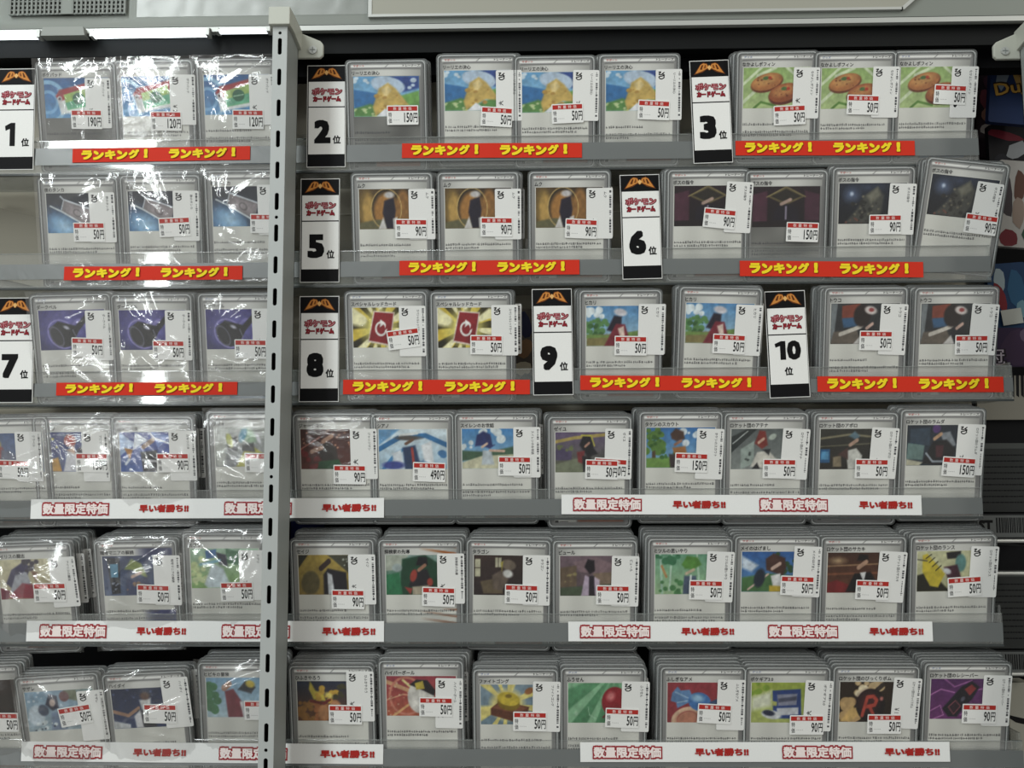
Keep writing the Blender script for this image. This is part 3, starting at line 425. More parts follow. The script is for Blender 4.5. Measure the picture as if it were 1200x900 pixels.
A['airfield'] = [('G', '#2c64b4', '#5c98cc'), ('P', [(0, 1), (5, 3.4), (3, 5), (0, 4)], '#d4e4f4', .8), ('P', [(0, 6.4), (8, 5.4), (16, 6), (16, 10), (0, 10)], '#4c7c44', .6), ('D', 10, 0, 16, 5, 9, .8, '#345c34'), ('L', [(2, 9.4), (8, 5.6)], .5, '#d8b8a8'), ('P', [(7.4, 4.6), (7.2, 1.8), (9.6, .4), (13, 1.6), (13.4, 4), (12.4, 6)], '#54342c', .5), ('E', 10.4, 3.4, 1.2, 1, 10, '#e0bca8', .7), ('P', [(8.8, 6), (11.6, 5.4), (12.6, 9), (9.6, 9)], '#e4e4e4', .4), ('P', [(8.4, 8.4), (12.4, 8.6), (12, 10), (8.4, 10)], '#ccac2c', .4), ('E', 5.4, 6.6, 1.6, 2.4, 20, '#263040', .6)]
A['lounge'] = [('G', '#4c2c20', '#6c3c28'), ('L', [(0, 3.4), (16, 2.8)], .35, '#a07854'), ('L', [(0, 5.4), (16, 5)], .5, '#8c5034'), ('E', 3, 2, 1.6, .6, 0, '#d0b080', 1.5), ('P', [(0, 7.6), (3, 6.8), (6.4, 8), (6.6, 10), (0, 10)], '#8c2024', .5), ('P', [(5.6, 9.8), (8.2, 5.2), (13, 4.8), (15.4, 8), (15, 10)], '#18161a', .5), ('P', [(9.8, 5), (11.6, 4.8), (11, 7.4)], '#dcdcdc', .3), ('P', [(8.8, 2), (9.6, .4), (12, .6), (12.2, 2)], '#1c1618', .5), ('E', 10.5, 2.8, 1.2, 1.2, 0, '#c09478', .8)]
A['hazard'] = [('G', '#d8d8a8', '#c0c090'), ('P', [(0, 6), (4, 5), (10, 10), (0, 10)], '#28261c', .5), ('P', [(1.6, 1), (3, .6), (8.4, 5.6), (6.4, 9), (4, 8.6), (1.6, 5)], '#dcc42c', .4), ('L', [(2.6, 1.8), (4.2, .8)], .25, '#28261c'), ('L', [(3.6, 2.8), (5.2, 1.6)], .25, '#28261c'), ('L', [(4.6, 3.8), (6.2, 2.6)], .25, '#28261c'), ('L', [(5.6, 4.8), (7.2, 3.6)], .25, '#28261c'), ('P', [(8.6, .4), (13, 0), (13, 1.8), (9, 2)], '#262226', .4), ('E', 13, 3, 1.6, 2.2, 0, '#5c9490', .5), ('P', [(8, 4), (12, 3.4), (13.6, 7.6), (10, 8.6)], '#4c2434', .5), ('E', 9, 5, 1.2, .7, 20, '#d8dce0', .4), ('L', [(0, 2), (3, 2.4)], .3, '#5c5c50')]
A['ember'] = [('G', '#2a1410', '#1c100e'), ('E', 4, 3, 2, 2, 0, '#b4602c', 3), ('D', 2, 5, 12, 9, 10, .7, '#4c241c'), ('E', 12, 3, 2.4, 2, 0, '#a84c24', 3)]
A['bubbles'] = [('G', '#8cb0cc', '#a0b8c4'), ('P', [(12, 0), (16, 0), (16, 3), (12, 2)], '#7c8468', .5), ('E', 12, 1.6, 1.5, 1.3, 0, '#7c4c50', .4), ('E', 3, 6, 2.6, 2.6, 0, '#c8d8e4', .5), ('D', 0, 0, 6, 8, 12, .35, '#d8e8f4'), ('P', [(6, 3.4), (7.4, .8), (9.8, 1.4), (10, 4.4), (8, 5)], '#2c2c48', .5), ('E', 5.2, 4.8, 1.6, 1.4, 20, '#3c4864', .5), ('E', 8.2, 3, .9, 1, 20, '#d8c0b4', .5), ('P', [(7.6, 5.4), (11.4, 5.4), (12, 10), (7, 10)], '#7c90b0', .6), ('D', 2, 7.4, 12, 10, 12, .5, '#dce8ec'), ('D', 2, 8, 9, 10, 5, .35, '#28344c')]
A['harbour'] = [('G', '#1c2850', '#24386c'), ('L', [(0, 5.6), (4.6, 6.8), (8, 5)], .9, '#b08468'), ('P', [(7.6, 5.6), (12, 5), (13, 10), (7.4, 10)], '#262430', .5), ('P', [(6.4, 7), (8.4, 5.4), (9, 10), (6.8, 10)], '#dcdce0', .5), ('P', [(8.4, 3), (12, 2.6), (11.6, 5.4), (9, 5.6)], '#d8d8d8', .6), ('E', 10.2, 2, 1.5, 1, 0, '#6c4c40', .6), ('P', [(0, 8), (5, 9), (5, 10), (0, 10)], '#c8ccd0', .4), ('D', 0, 0, 16, 3, 9, .3, '#44588c')]
A['salute'] = [('G', '#84b4d8', '#b8d4e0'), ('D', 0, 1.6, 3.6, 8.6, 20, 1.1, '#4c8c5c'), ('L', [(5.4, 2.6), (7, 1.6)], 1.6, '#c08c70'), ('P', [(5.6, 3.4), (8.2, 2.8), (11.4, 7), (11, 10), (6.4, 10)], '#8c3040', .5), ('P', [(11, 10), (10, 6), (13, 5.6), (16, 8), (16, 10)], '#dcdce0', .5), ('P', [(9.6, 3), (12, .8), (15, 2.4), (13.6, 4)], '#30303a', .5), ('E', 13.4, 1.6, 1.4, .9, 10, '#d8bc40', .5)]
A['bonfire'] = [('G', '#26304c', '#7c4420'), ('P', [(4, 0), (5.6, 2.4), (8, 3), (8.6, 5), (5, 4.6), (3.6, 2)], '#e0c83c', .5), ('D', 6, 1.6, 12, 5, 12, .7, '#d8a834'), ('D', 0, 5, 5, 10, 14, .9, '#a8702c'), ('D', 5, 5, 14, 10, 16, 1, '#b86c38'), ('E', 8, 8, 1.8, 2, 0, '#c48450', .6), ('E', 11.4, 7.4, 2, 2.6, 0, '#c88858', .6), ('L', [(4, 5), (8, 5.6), (10, 4.6)], .7, '#7c2420'), ('E', 9.6, 3.6, 1.2, .7, 20, '#f0d860', .6), ('D', 11, 0, 16, 4, 8, .6, '#484428')]
A['ball'] = [('G', '#a83848', '#c46040'), ('L', [(0, 6), (5, 4.6), (9, 5)], .3, '#e8a880'), ('L', [(0, 1.4), (8, 4)], 1, '#e0a878'), ('L', [(5, 1), (8, 3.2)], .6, '#f0e090'), ('R', 6, 5, 5, 4.6, 10, '#d88068', .3), ('D', 0, 0, 10, 10, 24, .16, '#f4d8b0'), ('L', [(2, 10), (7, 7)], .6, '#e8b070'), ('D', 10, 7, 16, 10, 6, 1, '#98303c'), ('E', 10.4, 5.2, 4, 4.2, 0, '#d8d4cc', .3), ('E', 9.6, 6.4, 2.2, 2, 0, '#ecE8e0', 2), ('P', [(7, 2.2), (9, .9), (12.4, 1), (14.8, 3.6), (14.4, 5), (11, 3.6)], '#28242a', .3), ('P', [(8.6, 1.8), (11, 1.2), (11.6, 3.2), (9, 3.4)], '#d0b83c', .3)]
A['gong'] = [('G', '#8098a8', '#6c8898'), ('Y', 8, 5, 9, '#e8d878', .5), ('E', 8, 5, 5, 3.8, 0, '#f0e088', 1.6), ('P', [(3, 6), (6, 4), (14.6, 5.6), (13.6, 8.8), (11, 9.6), (3, 7.6)], '#6c3824', .3), ('P', [(3.4, 5.8), (6.4, 4.2), (14, 5.8), (11, 7.4)], '#8c5034', .3), ('E', 8.4, 4.6, 3.4, 1.9, 8, '#8c7018', .3), ('E', 8.4, 3.6, 3.4, 1.7, 8, '#d8bc30', .3), ('E', 8.4, 2.9, 1, .5, 0, '#8c7420', .3), ('E', 14.6, 1.6, 1.4, .8, -20, '#a46434', .3)]
A['balloon'] = [('G', '#5ca470', '#4c9060'), ('Y', 14, -3, 13, '#8cc898', 2), ('E', 14, 4, 4, 3.6, 0, '#6cb07c', 3), ('E', 14, 4.8, 3.9, 3.8, 0, '#a41c28', .3), ('E', 12.8, 3.4, 1.2, 1, -30, '#e47c7c', 1), ('L', [(11.6, 7.8), (10.6, 8.6)], .5, '#88202c'), ('L', [(6, 6), (6.4, 8), (8.4, 9)], .2, '#a8d8b0'), ('E', 2.4, 7.6, .5, .6, 0, '#a4d4ac', .3)]
A['candy'] = [('G', '#a83440', '#983038'), ('R', 6, 9, 4, 2.4, -10, '#e4bc98', .5), ('R', 6, 9, 2, 1.2, -10, '#e4bc98', .4), ('E', 6, 9, 3.4, 1.8, -10, '#c47c60', 1), ('P', [(1.4, 2.6), (3, 1), (4, 2), (6.6, 1.8), (8, 4.4), (5, 5.6), (3, 6.4), (2.6, 5), (1, 4.6)], '#5c88bc', .3), ('L', [(2.4, 2.4), (7, 4.2)], .25, '#a4c4e0'), ('L', [(3, 5), (7, 4.4)], .25, '#a4c4e0'), ('E', 9.6, 4.8, 3.4, 2.3, 8, '#3c78c0', .3), ('E', 9, 3.9, 1.8, .9, 8, '#98c8ec', .8), ('P', [(12.4, 5), (16, 3.6), (16, 7)], '#34507c', .3)]
A['gear'] = [('G', '#a8bc40', '#b8c464'), ('P', [(0, 3.6), (6, 2), (6, 6), (0, 7)], '#e0e4c8', 1.4), ('D', 0, 0, 5, 3, 5, 1, '#8cb030'), ('P', [(6.2, 2), (14.6, 1.6), (15, 9), (6.6, 9)], '#28448c', .3), ('P', [(7.6, 3), (13.6, 2.8), (13.4, 5.6), (8, 5.8)], '#8c90a8', .3), ('P', [(8, 4), (13.4, 3.4), (13.4, 4.4), (8, 5)], '#4c5068', .4), ('P', [(7.6, 6.4), (14, 6.2), (14, 8), (7.8, 8.2)], '#c8ccd4', .3), ('E', 6, 8, 3, 1.1, 8, '#d4d8dc', .3), ('E', 5.2, 7.6, 1.8, .7, 8, '#262c4c', .3), ('P', [(6.2, 4.6), (7.6, 4.8), (7.6, 5.8), (6.4, 5.8)], '#b8bc60', .3)]
A['bomb'] = [('G', '#34241a', '#2a1c14'), ('D', 5, 0, 13, 3, 12, 1.3, '#d8b884'), ('D', 0, 4, 6, 9, 14, 1.3, '#cca468'), ('D', 5, 1, 9, 3, 6, .8, '#f4e4bc'), ('P', [(0, 10), (4, 6), (6, 8), (3, 10)], '#e4b868', .6), ('L', [(11, 2), (12.6, .8)], 1.2, '#3c302c'), ('E', 9.2, 5.8, 4.3, 4.1, 0, '#181014', .3), ('E', 8.6, 5, 3, 2.6, 0, '#4c1c20', 2.4), ('E', 12.4, 4.2, .5, .5, 0, '#d87c70', .5), ('L', [(6.8, 8.4), (8.2, 3.8), (10, 3.6), (11, 4.6), (10.4, 5.8), (8, 6.2)], .9, '#c84434'), ('L', [(9, 6.2), (10, 8)], .9, '#c84434')]
A['handset'] = [('G', '#5c2868', '#742c74'), ('L', [(0, 4), (3, 2.6), (7, 3.4)], .25, '#c878c0'), ('L', [(0, 8), (3, 6.6), (4, 9), (1, 10)], .25, '#c878c0'), ('L', [(9, 9), (13, 6.6), (16, 7.4)], .25, '#c878c0'), ('L', [(4, 0), (7, 2), (12, .4)], .25, '#b86cb4'), ('L', [(12, 3), (16, 2.4)], .25, '#b86cb4'), ('P', [(3.6, 7.4), (6.4, 4.6), (9, 2), (12, .6), (14.4, 2), (12.4, 5), (10, 7), (8, 9.4), (5.4, 9.4)], '#1e1a28', .4), ('P', [(10, 2.6), (12, 1.4), (13.4, 2.4), (11.6, 4.2)], '#a83438', .3), ('P', [(5.4, 7), (7.4, 5.4), (9, 6.8), (7, 8.8)], '#341c2c', .3), ('L', [(5.4, 7), (7.4, 5.4), (9, 6.8), (7, 8.8), (5.4, 7)], .2, '#a8505c'), ('E', 9.6, 5, .7, .5, -40, '#5c5c70', .3)]

def grid_mesh(name, img, w_, h_, y=0.0, z0=0.0):
    nz, nx = img.shape[:2]
    xs = np.linspace(-w_ / 2, w_ / 2, nx); zs = np.linspace(h_, 0, nz) + z0
    X, Z = np.meshgrid(xs, zs); v = np.stack([X.ravel(), np.full(X.size, y), Z.ravel()], 1)
    i = np.arange(nz * nx).reshape(nz, nx); q = np.stack([i[1:, :-1], i[1:, 1:], i[:-1, 1:], i[:-1, :-1]], -1).reshape(-1, 4)
    me = bpy.data.meshes.new(name); me.from_pydata(v.tolist(), [], q.tolist()); me.update()
    me.materials.append(PRINT); a = me.color_attributes.new('ink', 'FLOAT_COLOR', 'POINT')
    c = np.ones((nz * nx, 4), dtype=np.float32); s = img.reshape(-1, 3)
    c[:, :3] = np.where(s <= .04045, s / 12.92, ((s + .055) / 1.055) ** 2.4); a.data.foreach_set('color', c.ravel()); return me
# ------------------------------------------------------------------ shared pack geometry
CW, CH = .063, .088
def card_face(kind, tone):
    nx, nz = 82, 112
    u, v = np.meshgrid(np.linspace(0, 63, nx), np.linspace(0, 88, nz))
    def S(a, lo, hi, s=.5): return np.clip((a - lo) / s + .5, 0, 1) * np.clip((hi - a) / s + .5, 0, 1)
    base = {'light': .83, 'dark': .43, 'navy': .83, 'flame': .84}[tone]
    sil = .52 + .12 * np.sin(u / 63 * math.pi) + .05 * np.sin(u * .35 + v * .05)
    if tone == 'dark': sil = sil * .9
    img = np.stack([sil, sil, sil * .995], -1)
    def put(m, c):
        nonlocal img
        c = np.asarray(c, float); img = img * (1 - m[..., None]) + (c if c.ndim > 1 else c[None, None, :]) * m[..., None]
    # title band gradient
    tb = .60 + .24 * np.sin((u / 63) * 3.0 + .1) - .10 * (v < 6); put(S(u, 2.6, 60.4) * S(v, 4.8, 12), np.stack([tb, tb, tb * .98], -1))
    body = base * (1 - .06 * (v - 46) / 42) + .02 * np.sin(u * .25)
    if tone == 'dark': body = body + .05 * np.sin((u + v) * .11)
    put(S(u, 3.4, 59.6) * S(v, 11, 84.6), np.stack([body, body, body * .97], -1))
    put(S(u, 1.2, 61.8) * S(v, 1.0, 4.4), (.46, .46, .46))
    put(S(u, 2.2, 60.8, .8) * S(v, 1.6, 3.9, .5), (.93, .93, .92))
    put(S(u, 3.2, 60) * S(v, 4.3, 5.0, .4), (.42, .42, .42))
    put(S(u, 2.9, 3.5, .3) * S(v, 11, 86) + S(u, 59.6, 60.1, .3) * S(v, 11, 86), (.52, .52, .52))
    put(S(v, 84.8, 86.6, .4) * S(u, 3, 60), (.5, .5, .5))
    if tone == 'navy':
        put(np.clip((u - 30) / 12, 0, 1) * S(u, 2.6, 60.6) * S(v, 5, 11.6), (.18, .20, .36)); put(np.clip((u - 34) / 10, 0, 1) * S(u, 2.6, 60.6) * S(v, 56, 85), (.20, .22, .40))
    if tone == 'flame':
        f = np.clip(np.sin((v * 1.1 - u * .16)) * 1.2, 0, 1) * np.clip((u - 30) / 20, 0, 1); put(f * S(u, 3, 60) * S(v, 5, 11.6), (.62, .36, .18)); put(f * .8 * S(u, 3, 60) * S(v, 55, 84), (.55, .35, .24))
    barc = (.56, .40, .34) if kind == 's' else (.44, .53, .62)
    du = S(u, 21, 59.6, .8) * S(v, 80.2, 85, .8); put(du, (.45, .45, .45)); put(S(u, 21.8, 58.8, .8) * S(v, 80.8, 84.4, .8), barc)
    put(S(u, 0, .5, .5) + S(u, 62.5, 63, .5) + S(v, 0, .4, .5) + S(v, 87.6, 88, .5), (.42, .42, .42))
    return grid_mesh('card', np.clip(img, 0, 1), CW, CH, -.00005)
def solid_card(face):
    """card body (paper) joined under its printed face"""
    b = MB(); b.prism(rrect(-CW / 2, CW / 2, 0, CH, .003), 0, .0014, '#c8c8c4')
    nv = len(face.vertices); co = [tuple(v.co) for v in face.vertices]; cols = [tuple(d.color[:3]) for d in face.color_attributes['ink'].data]
    b.v += co; b.f += [tuple(i + b.n for i in p.vertices) for p in face.polygons]; b.m += [0] * len(face.polygons); b.c += cols; b.n += nv
    return b.mesh('card', [PRINT])
FACES = {}
for kind, tone in (('s', 'light'), ('g', 'light'), ('g', 'dark'), ('s', 'dark'), ('s', 'navy'), ('s', 'flame')):
    FACES[kind, tone] = solid_card(card_face(kind, tone))
def sleeve_mesh():
    b = MB(); o1 = rrect(-.0340, .0340, -.0012, .0905, .0035); o2 = rrect(-.0312, .0312, .0012, .0870, .0028); T = .0022
    n = len(o1)
    b.add([(p[0], -.0003, p[1]) for p in o2], [tuple(range(n))], mi=0)
    b.ring(o1, o2, -.0003, mi=1)
    b.add([(p[0], -.0003, p[1]) for p in o1] + [(p[0], T, p[1]) for p in o1], [(i, i + n, (i + 1) % n + n, (i + 1) % n) for i in range(n)], mi=1)
    b.add([(p[0], T, p[1]) for p in o1], [tuple(range(n - 1, -1, -1))], mi=0)
    # welded bead just inside the rim and the pouch crease
    o3 = rrect(-.0326, .0326, 0, .0892, .0032); o4 = rrect(-.0321, .0321, .0004, .0887, .003); b.ring(o3, o4, -.0005, mi=2)
    o5 = rrect(-.0334, .0334, -.0007, .0899, .0034); b.ring(o1, o5, -.0005, mi=3); o6 = rrect(-.0316, .0316, .0008, .0882, .0029); o7 = rrect(-.0312, .0312, .0011, .0879, .0028); b.ring(o6, o7, -.0005, mi=3)
    return b.mesh('sleeve', [SLEEVE, RIM, mat('sleeve_bead', '#bcc0c0', .25), mat('sleeve_edge', '#565959', .25)])
SLV = sleeve_mesh()
def bag_mesh(seed):
    r = np.random.RandomState(seed); nx, nz = 34, 44
    xs = np.linspace(-.036, .036, nx); zs = np.linspace(-.001, .093, nz); X, Z = np.meshgrid(xs, zs); H = np.zeros_like(X)
    for q in range(26):
        cx, cz, a = (r.rand() - .5) * .07, r.rand() * .09, r.rand() * math.pi; L = .01 + r.rand() * .03; wd = .0010 + r.rand() * .0022
        if q < 12: cx = (-.029 if q % 3 else .027) + (r.rand() - .5) * .012; a = math.pi / 2 + (r.rand() - .5) * .7; L = .02 + r.rand() * .03
        dx, dz = X - cx, Z - cz; al = dx * math.cos(a) + dz * math.sin(a); ac = -dx * math.sin(a) + dz * math.cos(a)
        H += (r.rand() - .3) * .0022 * np.exp(-(al / L) ** 2 - (ac / wd) ** 2)
    edge = np.minimum(1, (.036 - np.abs(X)) / .006)
    Y = -.0016 - np.abs(H) * .8 * edge - .0045 * np.cos(X / .036 * 1.5) * np.sin(np.clip(Z / .092, 0, 1) * 3.1)
    v = np.stack([X.ravel(), Y.ravel(), Z.ravel()], 1); i = np.arange(nx * nz).reshape(nz, nx)
    q = np.stack([i[:-1, :-1], i[:-1, 1:], i[1:, 1:], i[1:, :-1]], -1).reshape(-1, 4)
    me = bpy.data.meshes.new('outer_bag'); me.from_pydata(v.tolist(), [], q.tolist()); me.update(); me.materials.append(BAG)
    me.polygons.foreach_set('use_smooth', [True] * len(me.polygons)); return me
BAGS = [bag_mesh(s) for s in range(5)]
# lettering on the card face (title, type strip, rows of tiny body print)
INK = '#26262a'
def body_marks(b, r, z, n_lines, short):
    for k in range(n_lines):
        zz = z - k * .0028; x = -.0273; end = .0265 if k < n_lines - 1 else -.0273 + short * .054
        while x < end:
            ww = (.0006 + r.random() * .0013)
            hh = .0015 + r.random() * .0005
            b.rect(x, x + ww, zz + hh * .3, zz + hh * .5, -.0001, '#4c4c50'); b.rect(x + ww * .25, x + ww * .5, zz, zz + hh, -.0001, '#4c4c50')
            if r.random() < .5: b.rect(x, x + ww * .9, zz + hh * .8, zz + hh, -.0001, '#58585c')
            if r.random() < .4: b.rect(x, x + ww * .9, zz, zz + hh * .18, -.0001, '#58585c')
            x += ww + .00035 + (.0006 if r.random() < .06 else 0)
TW = {}
def lettering_mesh(title, kind, seed):
    b = MB(); r = random.Random(seed)
    W = text_geo(title, .012)[2]; H = text_geo(title, .012)[3]
    b.text(title, -.0284, .0780, -.0001, '#1c1c20', width=min(W * .0034, .041), height=.0035, bold=.024)
    if kind == 's': b.text('サポート', -.0272, .08475, -.0001, '#b83c34', width=.0092, height=.0017, bold=.02)
    else: b.text('グッズ', -.0272, .08475, -.0001, '#34589c', width=.0068, height=.0016, bold=.01)
    b.text('トレーナーズ', .0285, .08465, -.0001, '#2c2c2e', width=.0145, height=.0019, bold=.029, align='R')
    b.poly([(-.001, .0842), (-.0004, .0842), (.0026, .0868), (.002, .0868)], -.0001, '#5c5c5c')
    two = r.random() < .35
    body_marks(b, r, .0305, 1 if two else 2, .5 + r.random() * .4)
    if two: body_marks(b, r, .0245, 2, .3 + .6 * r.random())
    b.rect(-.0278, -.0250, .0030, .0048, -.0001, '#2c2c2c'); b.rect(-.0243, -.0170, .0035, .0041, -.0001, '#5c5c5c'); b.rect(-.0278, -.018, .0054, .0058, -.0001, '#6c6c6c')
    return b.mesh('lettering', [PRINT])
def scribble(b, x, z, s, y):
    pts = [(-1, 1), (-.2, 1.1), (-.9, .3), (-.1, .2), (.9, 1), (.2, .4), (1, .1), (.1, -.2), (-.9, -.4), (-.6, -1), (.2, -1.1), (.9, -.6), (.6, .0)]
    for p, q in zip(pts[:-1], pts[1:]):
        dx, dz = q[0] - p[0], q[1] - p[1]; L = math.hypot(dx, dz); nx, nz = -dz / L * .16, dx / L * .16
        b.poly([((p[0] + nx) * s + x, (p[1] + nz) * s + z), ((p[0] - nx) * s + x, (p[1] - nz) * s + z), ((q[0] - nx) * s + x, (q[1] - nz) * s + z), ((q[0] + nx) * s + x, (q[1] + nz) * s + z)], y, '#1c1c1c')
PL = {}
def price_label_mesh(title, full):
    k = (title, full)
    if k in PL: return PL[k]
    b = MB(); w_, h_ = .0108, .0205; r = random.Random(len(title))
    b.prism(rrect(-w_, w_, -h_, h_, .0012, 3), 0, .0002, '#e6e6e4')
    scribble(b, -.0060, .0155, .0026, -.00005)
    W = min(.0024 * len(title), .021)
    b.text(title, .0035, .0175, -.00005, '#3c3c40', width=W, height=.0022, rot=90, bold=.012)
    z = .0185
    while z > -.016:      # tiny vertical code print
        ww = .0005 + r.random() * .0014
        b.rect(.0080, .0096, z - ww, z, -.00005, '#4c4c50') if r.random() > .25 else b.rect(.0084, .0090, z - ww, z, -.00005, '#4c4c50'); z -= ww + .0005 + (.0016 if r.random() < .12 else 0)
    if full: b.text(full, -.0085, -.004, -.00005, '#18181a', width=.0085, height=.0036, rot=90, bold=.004)
    PL[k] = b.mesh('price_label', [PAPER]); return PL[k]
DL = {}
def discount_mesh(price):
    if price in DL: return DL[price]
    b = MB(); w_, h_ = .0131, .0079
    b.prism(rrect(-w_, w_, -h_, h_, .0006, 2), 0, .0002, '#ebebe9')
    b.rect(-w_ + .0008, w_ - .0008, .0034, .0070, -.00005, '#b4352f')
    for i, ch in enumerate('数量特価'): b.text(ch, -.0078 + i * .0042, .0039, -.0001, '#f0d8d4', width=.0027, height=.0026, bold=.01)
    b.text('特', -.0118, -.0018, -.00005, '#26262a', width=.0027, height=.0040, bold=.008); b.text('価', -.0118, -.0066, -.00005, '#26262a', width=.0027, height=.0040, bold=.008)
    for i in range(5): b.rect(-.0078 + i * .0011, -.0072 + i * .0011, -.0042, -.0039, -.00005, '#8c8c8c')
    W = .0024 * len(price); x0 = .0084 - W
    b.text(price, x0, -.0060, -.00005, '#1c1c1e', width=W, height=.0080, bold=.02)
    b.text('円', .0090, -.0060, -.00005, '#1c1c1e', width=.0034, height=.0076, bold=.016)
    DL[price] = b.mesh('discount_label', [PAPER]); return DL[price]
ARTM = {}
def art_mesh(key):
    if key not in ARTM: ARTM[key] = grid_mesh('artwork', paint(A[key], len(ARTM) + 3, {'sea': 1, 'blueribs': 1, 'panelroom': 1, 'biscuits': .86, 'pad': .84}.get(key, .76)), .0548, .0326, -.0001, .0444)
    return ARTM[key]

LEAN = rad(12)
YTOP = YL - 0.0117
def pack_matrix(cx, ytop, rot, back=0.0, dx=0.0, dz=0.0):
    P = at(cx, ytop, YTOP)
    R = Matrix.Rotation(LEAN, 4, 'X') @ Matrix.Rotation(rad(rot), 4, 'Y')
    up = R @ Vector((0, 0, CH)); nb = R @ Vector((0, 1, 0))
    return Matrix.Translation(P - up + nb * back + Vector((dx, 0, dz))) @ R
def to_local(M, px, py, yl=-.0004):
    Mi = M.inverted(); o = Mi @ CAM; d = Mi.to_3x3() @ ray(px, py); t = (yl - o.y) / d.y; return o + d * t
ORD = ['first', 'second', 'third', 'fourth', 'fifth', 'sixth', 'seventh', 'eighth', 'ninth', 'tenth']
# rows: (centre x, strip y, rot, title, kind, picture, tone, price, price label (x0, y mid, tilt, big text) or None, discount (cx, cy, tilt) or None, packs behind, picture words)
LFT = [[
 (88, 79, 0, 'ポケパッド', 'g', 'pad', 'dark', '190', (100, 121, 1, '￥2'), (102, 140, 1), 2, 'red and green tablet'),
 (179, 77, 0, 'ポケパッド', 'g', 'pad', 'light', '120', (199, 117, 1, '￥25'), (195, 142, 1), 3, 'red and green tablet'),
 (276, 75, 0, 'ポケパッド', 'g', 'pad', 'light', '120', (292, 117, 0, '￥2'), (291, 140, 1), 2, 'red and green tablet')],
 [(91, 214, 0, '夜のタンカ', 'g', 'stretcher', 'light', '50', (105, 255, 0, '￥'), (105, 272, 0), 2, 'grey stretcher'),
 (187, 211.5, 0, '夜のタンカ', 'g', 'stretcher', 'light', '50', (203, 253, 1, ''), (205, 266, -2), 2, 'grey stretcher'),
 (286, 206, 0, '夜のタンカ', 'g', 'stretcher', 'light', '50', (302, 246, 0, '￥'), (312, 262, 1), 2, 'grey stretcher')],
 [(82, 351, -1, 'ダークベル', 'g', 'bell', 'light', '50', (101, 393, 0, ''), (103, 407, 2), 2, 'black bell'),
 (177, 351, 0, 'ダークベル', 'g', 'bell', 'light', '50', (194, 393, 1, '￥'), (198, 410, 1), 2, 'black bell'),
 (279, 350, 0, 'ダークベル', 'g', 'bell', 'light', '50', (296, 391, 0, '￥2'), (294, 409, 1), 2, 'black bell')],
 [(8, 495.6, -1, 'クラベル', 's', 'gulls', 'light', '50', (19, 535, 0, ''), (16, 550, 2), 2, 'grey and blue'),
 (86, 494, 0, 'アカマツ', 's', 'nightgold', 'light', '150', (97, 535, 0, ''), (108, 542, 1), 2, 'navy and gold'),
 (178, 494, 0, 'カキツバタ', 's', 'shards', 'light', '90', (199, 534, 0, ''), (203, 542, 0), 4, 'blue shard'),
 (290, 488, 0, 'クリィ', 's', 'yellowcoat', 'light', '50', None, (306, 542, 1), 2, 'grey and yellow')],
 [(35, 643, -2, 'アイリスの闘志', 's', 'sunrise', 'light', '50', (60, 682, -4, ''), (59, 694, -1), 6, 'purple and crimson'),
 (158, 639, -1, '暗号マニアの解読', 's', 'phone', 'navy', '50', (181, 680, 0, '￥'), (180, 696, 2), 5, 'slate blue phone'),
 (262, 630.5, 0, 'スグリ', 's', 'mint', 'light', '50', (281, 674, 0, '￥'), (278, 693, -1), 5, 'pale green')],
 [(-26, 786, -3, 'ネモ', 's', 'ember', 'light', '50', None, (3, 846, 0), 3, 'dark brown'),
 (66, 797, -4, 'サザレ', 's', 'bubbles', 'light', '50', (94, 838, -5, ''), (89, 838, -10), 2, 'pale blue'),
 (168, 794, -3, 'ハイダイ', 's', 'harbour', 'light', '50', (192, 823, -5, ''), (188, 836, 1), 3, 'night navy'),
 (281, 782, 0, 'ヒビキの冒険', 's', 'salute', 'light', '50', None, (306, 832, 0), 4, 'sky and crimson')]]
